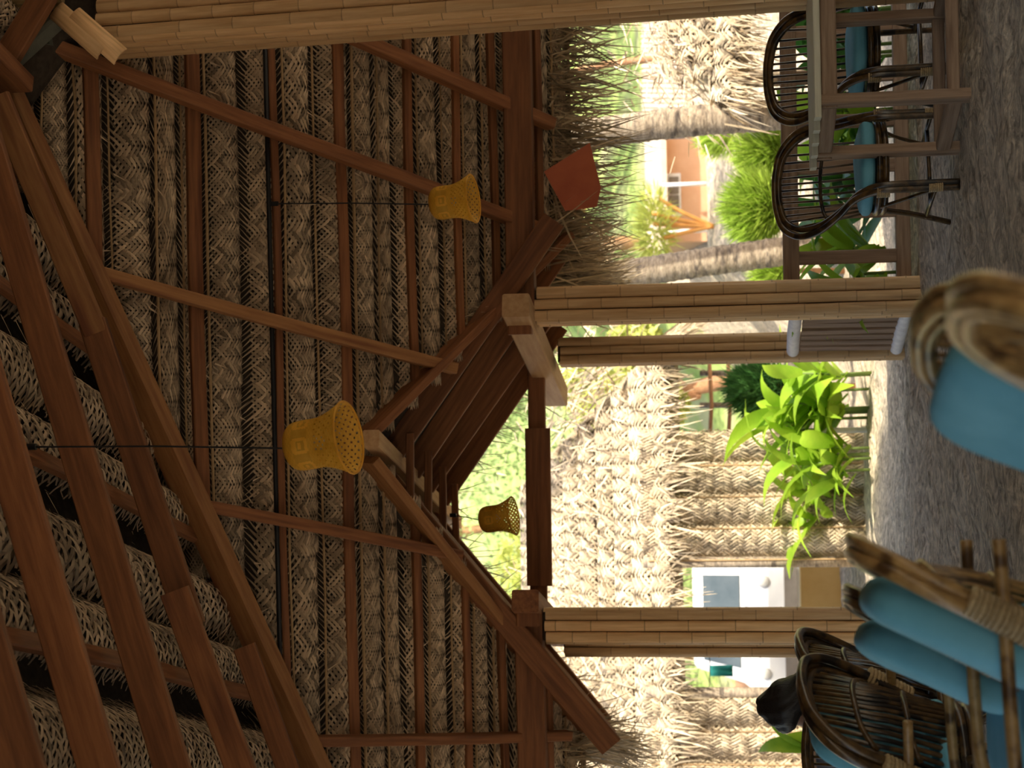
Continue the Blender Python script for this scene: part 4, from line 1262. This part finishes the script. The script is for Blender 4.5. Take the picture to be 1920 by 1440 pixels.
# ---------- second thatched roof at the right
hut2 = empty('thatched_shelter', (3.3, 14.2, 0), 0, 'shaggy grey-beige thatched shelter roof at the right behind the big palm trunk', 'shelter')
K1 = atY(1196, -30, 14.6); K2 = atY(1366, 196, 13.0); K3 = atY(1395, -260, 13.0); K0 = K1 + V((1.5, 0, 0))
mat_roof(hut2, K2, K3, K1, K0, COARSE, 0.34, 1.7, M_huts, 700)
K4 = K2 + V((0.5, 3.4, 0))
mat_roof(hut2, K2, K4, K1, K1 + V((0.1, 0.3, 0)), COARSE, 0.34, 1.7, M_huts, 300)
for p in (K2 + V((0.25, 0.4, 0)), K2 + V((2.0, 0.4, 0)), K4 + V((0.3, -0.4, 0))):
    mb = MB(); mb.tube([V((p.x, p.y, gz(p.x, p.y) - 0.05)), V((p.x, p.y, p.z + 0.15))], 0.05, 10); mb.build('pole', M_trunk, hut2, True)

# ---------- houses on the rise
M_salmon = material('salmon_render', (0.52, 0.29, 0.17), (0.64, 0.39, 0.25), (1, 1, 1), 2, rough=0.9, bump=0.2)
M_tile = material('pale_tile', (0.48, 0.36, 0.28), (0.60, 0.47, 0.37), (1, 1, 1), 3, rough=0.8, objvar=0.12)
M_brick = material('red_brick', (0.36, 0.14, 0.07), (0.50, 0.22, 0.12), (1, 1, 1), 4, rough=0.9, objvar=0.2)
M_shut = material('grey_shutter', (0.16, 0.14, 0.12), (0.24, 0.21, 0.18), (1, 1, 1), 4, rough=0.7)
h1 = empty('tiled_house', (5, 25, 1.4), 0, 'low brick house with a pale ribbed tile roof behind the big palm trunk', 'house')
Yh = 25.0
e0, e1 = atY(1291, 252, Yh), atY(1285, -160, Yh)
g0, g1 = atY(1208, 250, Yh + 2.2), atY(1202, -160, Yh + 2.2)
nr = 44
rb_me = None
for i in range(nr):
    t_ = (i + 0.5) / nr
    a, b = e0.lerp(e1, t_), g0.lerp(g1, t_)
    beam('roof_tile_row', a, b, (e1 - e0).length / nr * 0.80, 0.07, M_tile, h1, up=(0, -0.5, 1), bev=0.03)
mb = MB(); mb.add([e0, e1, g1, g0, e0 - V((0, 0, .1)), e1 - V((0, 0, .1)), g1 - V((0, 0, .1)), g0 - V((0, 0, .1))], [(0, 1, 2, 3), (7, 6, 5, 4), (0, 4, 5, 1), (1, 5, 6, 2), (2, 6, 7, 3), (3, 7, 4, 0)]); mb.build('roof_deck', M_tile, h1)
bx0, bx1 = e0.x + 0.4, e1.x
zb0 = gz(bx0, Yh)
mb = MB(); mb.box(((bx0 + bx1) / 2, Yh + 1.0, (zb0 - 0.3 + e0.z) / 2), (bx1 - bx0, 1.0, e0.z - zb0 + 0.3)); mb.build('wall', M_salmon, h1)
bw, bh = 0.36, 0.13
for r_ in range(max(1, int((e0.z - zb0) / 0.15)) + 1):
    for c_ in range(10):
        x = bx0 + 0.2 + c_ * (bw + 0.03) + (0.19 if r_ % 2 else 0); z = zb0 + 0.07 + r_ * (bh + 0.02)
        if z > e0.z - 0.02: continue
        mb = MB(); mb.box((x, Yh + 0.47, z), (bw, 0.10, bh)); mb.build('brick', M_brick, h1)
h2 = empty('salmon_house', (2.8, 24, 1.4), 0, 'salmon-walled house with a grey shuttered window beyond the feathery shrub', 'house')
Y2 = 24.0
s0, s1 = atY(1325, 452, Y2), atY(1238, 262, Y2)
zb = gz((s0.x + s1.x) / 2, Y2) - 0.2
mb = MB(); mb.box(((s0.x + s1.x) / 2, Y2 + 1.0, (zb + s1.z) / 2), (s1.x - s0.x, 2.0, s1.z - zb)); mb.build('wall', M_salmon, h2)
c0_, c1_ = atY(1240, 452, Y2 - 0.35), atY(1208, 262, Y2 + 1.3)
mb = MB(); mb.add([V((c0_.x - .1, Y2 - .35, s1.z - .02)), V((c1_.x + .1, Y2 - .35, s1.z - .02)), V((c1_.x + .1, Y2 + 1.3, c1_.z)), V((c0_.x - .1, Y2 + 1.3, c1_.z)), V((c0_.x - .1, Y2 - .35, s1.z - .1)), V((c1_.x + .1, Y2 - .35, s1.z - .1)), V((c1_.x + .1, Y2 + 1.3, c1_.z - .1)), V((c0_.x - .1, Y2 + 1.3, c1_.z - .1))], [(0, 1, 2, 3), (7, 6, 5, 4), (0, 4, 5, 1), (1, 5, 6, 2), (2, 6, 7, 3), (3, 7, 4, 0)]); mb.build('roof', M_tile, h2)
w0, w1 = atY(1274, 400, Y2), atY(1254, 331, Y2)
wf = MB(); wf.box(((w0.x + w1.x) / 2, Y2 - 0.02, (w0.z + w1.z) / 2), (w1.x - w0.x + 0.08, 0.06, w1.z - w0.z + 0.06)); win = wf.build('window', M_white, h2)
for i in range(2):
    x = w0.x + (w1.x - w0.x) * (i + 0.5) / 2
    mb = MB(); mb.box((x, Y2 - 0.06, (w0.z + w1.z) / 2), ((w1.x - w0.x) / 2 - 0.03, 0.04, w1.z - w0.z)); mb.build('shutter', M_shut, win)
p0_ = atY(1325, 344, Y2 - 0.5)
for yy in (344, 432):
    a = atY(1326, yy, Y2 - 0.45)
    mb = MB(); mb.tube([V((a.x, a.y, zb)), V((a.x, a.y, s1.z))], 0.03, 8); mb.build('veranda_post', M_white, h2, True)

# ---------- vehicle beyond the hut
M_vwhite = material('white_car_paint', (0.72, 0.72, 0.72), (0.80, 0.80, 0.80), rough=0.25, spec=0.5)
M_glass = material('dark_window_glass', (0.06, 0.08, 0.09), (0.09, 0.11, 0.12), rough=0.08, spec=0.6)
van = empty('van', (-3.15, 20.5, 0), 0, 'small white van parked in the sun beyond the corner of the hut', 'vehicle')
vx0, vx1 = -4.0, -2.38
prof = [(0.0, 0.35), (0.02, 0.75), (0.14, 0.98), (0.55, 1.08), (0.98, 1.66), (1.15, 1.74), (3.0, 1.74), (3.1, 1.6), (3.12, 0.35)]
vs = []; fs = []
xs_ = [(vx0, 0.9), (vx0 + 0.06, 1.0), (vx1 - 0.06, 1.0), (vx1, 0.9)]
for x, sc_ in xs_:
    for yy, zz in prof:
        vs.append((x if zz < 1.1 else (x + (0.10 if x < -3.2 else -0.10)), 20.5 + 0.03 * (1 - sc_) * 10 + yy, 0.35 + (zz - 0.35) * (1 if sc_ == 1 else 0.985)))
m_ = len(prof)
for i in range(3):
    for k_ in range(m_):
        l_k = (k_ + 1) % m_
        fs.append((i * m_ + k_, i * m_ + l_k, (i + 1) * m_ + l_k, (i + 1) * m_ + k_))
fs += [tuple(range(m_ - 1, -1, -1)), tuple(3 * m_ + k_ for k_ in range(m_))]
new_obj('body', mesh('body', vs, fs, M_vwhite), van)
mb = MB(); mb.add([V((vx0 + 0.2, 21.055, 1.12)), V((vx1 - 0.2, 21.055, 1.12)), V((vx1 - 0.24, 21.43, 1.60)), V((vx0 + 0.24, 21.43, 1.60)), V((vx0 + 0.2, 21.075, 1.10)), V((vx1 - 0.2, 21.075, 1.10)), V((vx1 - 0.24, 21.45, 1.58)), V((vx0 + 0.24, 21.45, 1.58))], [(0, 1, 2, 3), (7, 6, 5, 4), (0, 4, 5, 1), (1, 5, 6, 2), (2, 6, 7, 3), (3, 7, 4, 0)]); mb.build('windscreen', M_glass, van)
for x in (vx0 + 0.22, vx1 - 0.22):
    mb = MB(); mb.lathe([(0.0, 0.03), (0.055, 0.025), (0.08, 0.0), (0.0, 0.0)], 16); mb.build('headlight', M_bulb, van, True, Matrix.Translation(V((x, 20.52, 0.80))) @ Matrix.Rotation(math.radians(90), 4, 'X'))
    mb = MB(); mb.lathe([(0.0, -0.09), (0.22, -0.09), (0.28, -0.06), (0.28, 0.06), (0.22, 0.09), (0.0, 0.09)], 20); mb.build('wheel', M_black, van, True, Matrix.Translation(V((x, 21.05, 0.28))) @ Matrix.Rotation(math.radians(90), 4, 'Y'))
mb = MB(); mb.box(((vx0 + vx1) / 2, 20.47, 0.47), (vx1 - vx0 - 0.04, 0.08, 0.16)); mb.build('bumper', M_shut, van)
mb = MB(); mb.box((vx1 + 0.09, 20.95, 1.20), (0.14, 0.06, 0.20)); mb.build('side_mirror', M_black, van)
# cloths on a line and a far garden wall
M_teal = material('teal_cloth', (0.03, 0.30, 0.28), (0.05, 0.40, 0.37), rough=0.85)
ycl = 18.6
for i, (xa, ya, xb, yb) in enumerate(((1332, 1248, 1374, 1268), (1330, 1290, 1376, 1309))):
    a, b = atY(xa, yb, ycl), atY(xb, ya, ycl)
    vs = []; fs = []
    for j in range(7):
        for k_ in range(9):
            vs.append((a.x + (b.x - a.x) * k_ / 8, ycl + 0.03 * math.sin(k_ * 1.6 + i) * (j / 6), a.z + (b.z - a.z) * j / 6))
    for j in range(6):
        for k_ in range(8):
            q_ = j * 9 + k_
            fs.append((q_, q_ + 1, q_ + 10, q_ + 9))
    o = new_obj('hanging_cloth', mesh('hanging_cloth', vs, fs, M_teal, True))
    so = o.modifiers.new('thick', 'SOLIDIFY'); so.thickness = 0.006
    tag(o, ('teal cloth hanging nearer the outer porch post', 'teal cloth hanging beside the second woven wall')[i], 'cloth')
ca, cb = atY(1328, 1180, ycl), atY(1328, 1330, ycl)
mb = MB(); mb.tube([ca, (ca + cb) / 2 - V((0, 0, 0.02)), cb], 0.006, 6); tag(mb.build('clothes_line', M_black), 'thin dark line carrying the teal cloths', 'clothes line')
gw = beam('garden_wall', V((-9, 26.5, 0.55)), V((-1.6, 26.5, 0.55)), 0.2, 1.3, M_salmon, None)
tag(gw, 'low salmon garden wall behind the white van', 'wall')
M_ochre = material('ochre_render', (0.70, 0.44, 0.16), (0.82, 0.56, 0.24), (1, 1, 1), 3, rough=0.9)
pl = beam('low_plinth', V((-5.2, 18.0, 0.20)), V((-1.95, 18.0, 0.20)), 0.3, 0.5, M_ochre, None)
tag(pl, 'low ochre plinth wall in the sun in front of the white van', 'wall')
# garden fence
gf_ = empty('garden_fence', (0.3, 19, 0), 0, 'rough timber garden fence left of the dark green shrub', 'fence')
for px in ((1400, 700), (1400, 760), (1402, 822)):
    a = atY(1400, px[1], 19.0); t_ = atY(1312, px[1], 19.0)
    mb = MB(); mb.tube([V((a.x, 19, gz(a.x, 19) - 0.05)), V((t_.x, 19, t_.z))], 0.035, 8); mb.build('fence_post', M_trunk, gf_, True)
for x in (1330, 1365, 1392):
    mb = MB(); mb.tube([atY(x, 680, 18.95), atY(x + 4, 760, 18.94), atY(x, 835, 18.95)], 0.025, 7); mb.build('fence_rail', M_trunk_r, gf_, True)

# ---------- hillside and trees behind
M_hill = material('scrubby_hillside', (0.20, 0.30, 0.07), (0.40, 0.48, 0.16), (1, 1, 1), 1.6, rough=0.95, bump=0.6, dist=0.2, c3=(0.44, 0.42, 0.24), c3pos=0.62)
vs = []; fs = []
hx, hy = lin(-40, 40, 50), lin(27, 75, 36)
for y in hy:
    for x in hx:
        vs.append((x, y, terrain_h(x, y) + 0.15 * max(0, y - 30) * 0.8 + 0.5 * math.sin(x * 0.7) * math.sin(y * 0.4) - 0.35))
for j in range(len(hy) - 1):
    for i in range(len(hx) - 1):
        a = j * len(hx) + i
        fs.append((a, a + 1, a + len(hx) + 1, a + len(hx)))
hill = new_obj('hillside', mesh('hillside', vs, fs, M_hill, True))
tag(hill, 'scrubby green hillside rising behind the houses', 'hillside', kind='structure')
def tree(loc, h, rad, n, ls, mat, seed, label):
    r = random.Random(seed)
    loc = V(loc)
    root = empty('broadleaf_tree', loc, 0, label, 'tree', 'trees behind the garden')
    top = loc + V((r.uniform(-.3, .3), 0, h))
    mb = MB(); mb.tube([loc - V((0, 0, 0.3)), loc.lerp(top, 0.5) + V((0.15, 0, 0)), top], [0.16, 0.12, 0.05], 8); mb.build('trunk', M_trunk_r, root, True)
    vs = []; fs = []; ts = []
    for b_ in range(7):
        c = top + V((r.gauss(0, rad * 0.55), r.gauss(0, rad * 0.5), r.gauss(0, rad * 0.35)))
        mb2 = MB(); mb2.tube([loc.lerp(top, 0.6), c], [0.05, 0.02], 5); mb2.build('branch', M_trunk_r, root)
        rr = rad * r.uniform(0.45, 0.75)
        for i in range(n // 7):
            d = V((r.gauss(0, 1), r.gauss(0, 1), r.gauss(0, 1))).normalized() * rr * r.random() ** 0.35
            p = c + d
            g = V((r.gauss(0, 1), r.gauss(0, 1), r.gauss(0, 1))).normalized(); s = g.orthogonal().normalized()
            q = len(vs); l = ls * r.uniform(0.6, 1.4)
            vs += [p - g * l * .5, p + s * l * .28, p + g * l * .5, p - s * l * .28]; fs.append((q, q + 1, q + 2, q + 3)); ts.append(r.random())
    o = new_obj('foliage', mesh('foliage', vs, fs, mat, False, ts), root); o['kind'] = 'stuff'
tr = [(-9, 27, 4.2, 2.4, M_tree, 'green tree above the left part of the hut roof'), (-5.2, 30, 4.4, 2.6, M_tree, 'green tree right behind the middle of the hut roof'),
      (-2.2, 25, 3.0, 1.5, M_tree_y, 'yellow-green tree behind the hip of the hut roof'), (-0.05, 22.5, 2.5, 0.75, M_tree_y, 'yellow tree glimpsed between the two right porch posts'),
      (2.6, 30, 4.0, 2.2, M_tree, 'green tree above the salmon house'), (5.2, 32, 4.6, 2.4, M_tree, 'green tree above the tiled roof'), (8.3, 31, 4.8, 2.6, M_tree, 'green tree at the right edge above the tiled roof'),
      (-13, 30, 4.5, 2.6, M_tree, 'green tree at the far left behind the hut'), (3.9, 36, 7.0, 3.2, M_tree_y, 'tall pale tree highest on the hillside'), (-3.5, 38, 7.0, 3.2, M_tree, 'tall tree on the hillside behind the porch lamp'),
      (0.6, 33, 5.0, 2.4, M_tree, 'tall tree on the hillside behind the middle post')]
for i, (x, y, h, rad, m, lab) in enumerate(tr):
    z = terrain_h(x, y) + (0.12 * max(0, y - 30) - 0.35 if y > 27 else 0)
    tree((x, y, z), h, rad, 7000, 0.15, m, 300 + i, lab)
# low palm with orange stems by the salmon house
lp = empty('low_palm', (3.0, 22.5, 1.2), 0, 'small palm with orange stems in front of the salmon house', 'palm tree')
base = atY(1318, 425, 22.5); base.z = gz(base.x, 22.5)
rr_ = random.Random(9)
for i, (x, y) in enumerate(((1235, 372), (1225, 420), (1240, 448), (1222, 400))):
    t_ = atY(x, y, 22.5)
    mb = MB(); mb.tube(smooth_path([base, base.lerp(t_, 0.5) + V((0, 0, 0.05)), t_], 5), 0.03, 6, tone=0.9); mb.build('stem', material('orange_stem', (0.62, 0.26, 0.06), (0.75, 0.40, 0.12), rough=0.6) if i == 0 else bpy.data.materials['orange_stem'], lp, True)
o = new_obj('foliage', blades('foliage', base + V((0, 0.1, 0.85)), (0.6, 0.3, 0.22), 700, 0.15, 0.35, 0.015, M_tree_y, 21, 0.3), lp); o['kind'] = 'stuff'
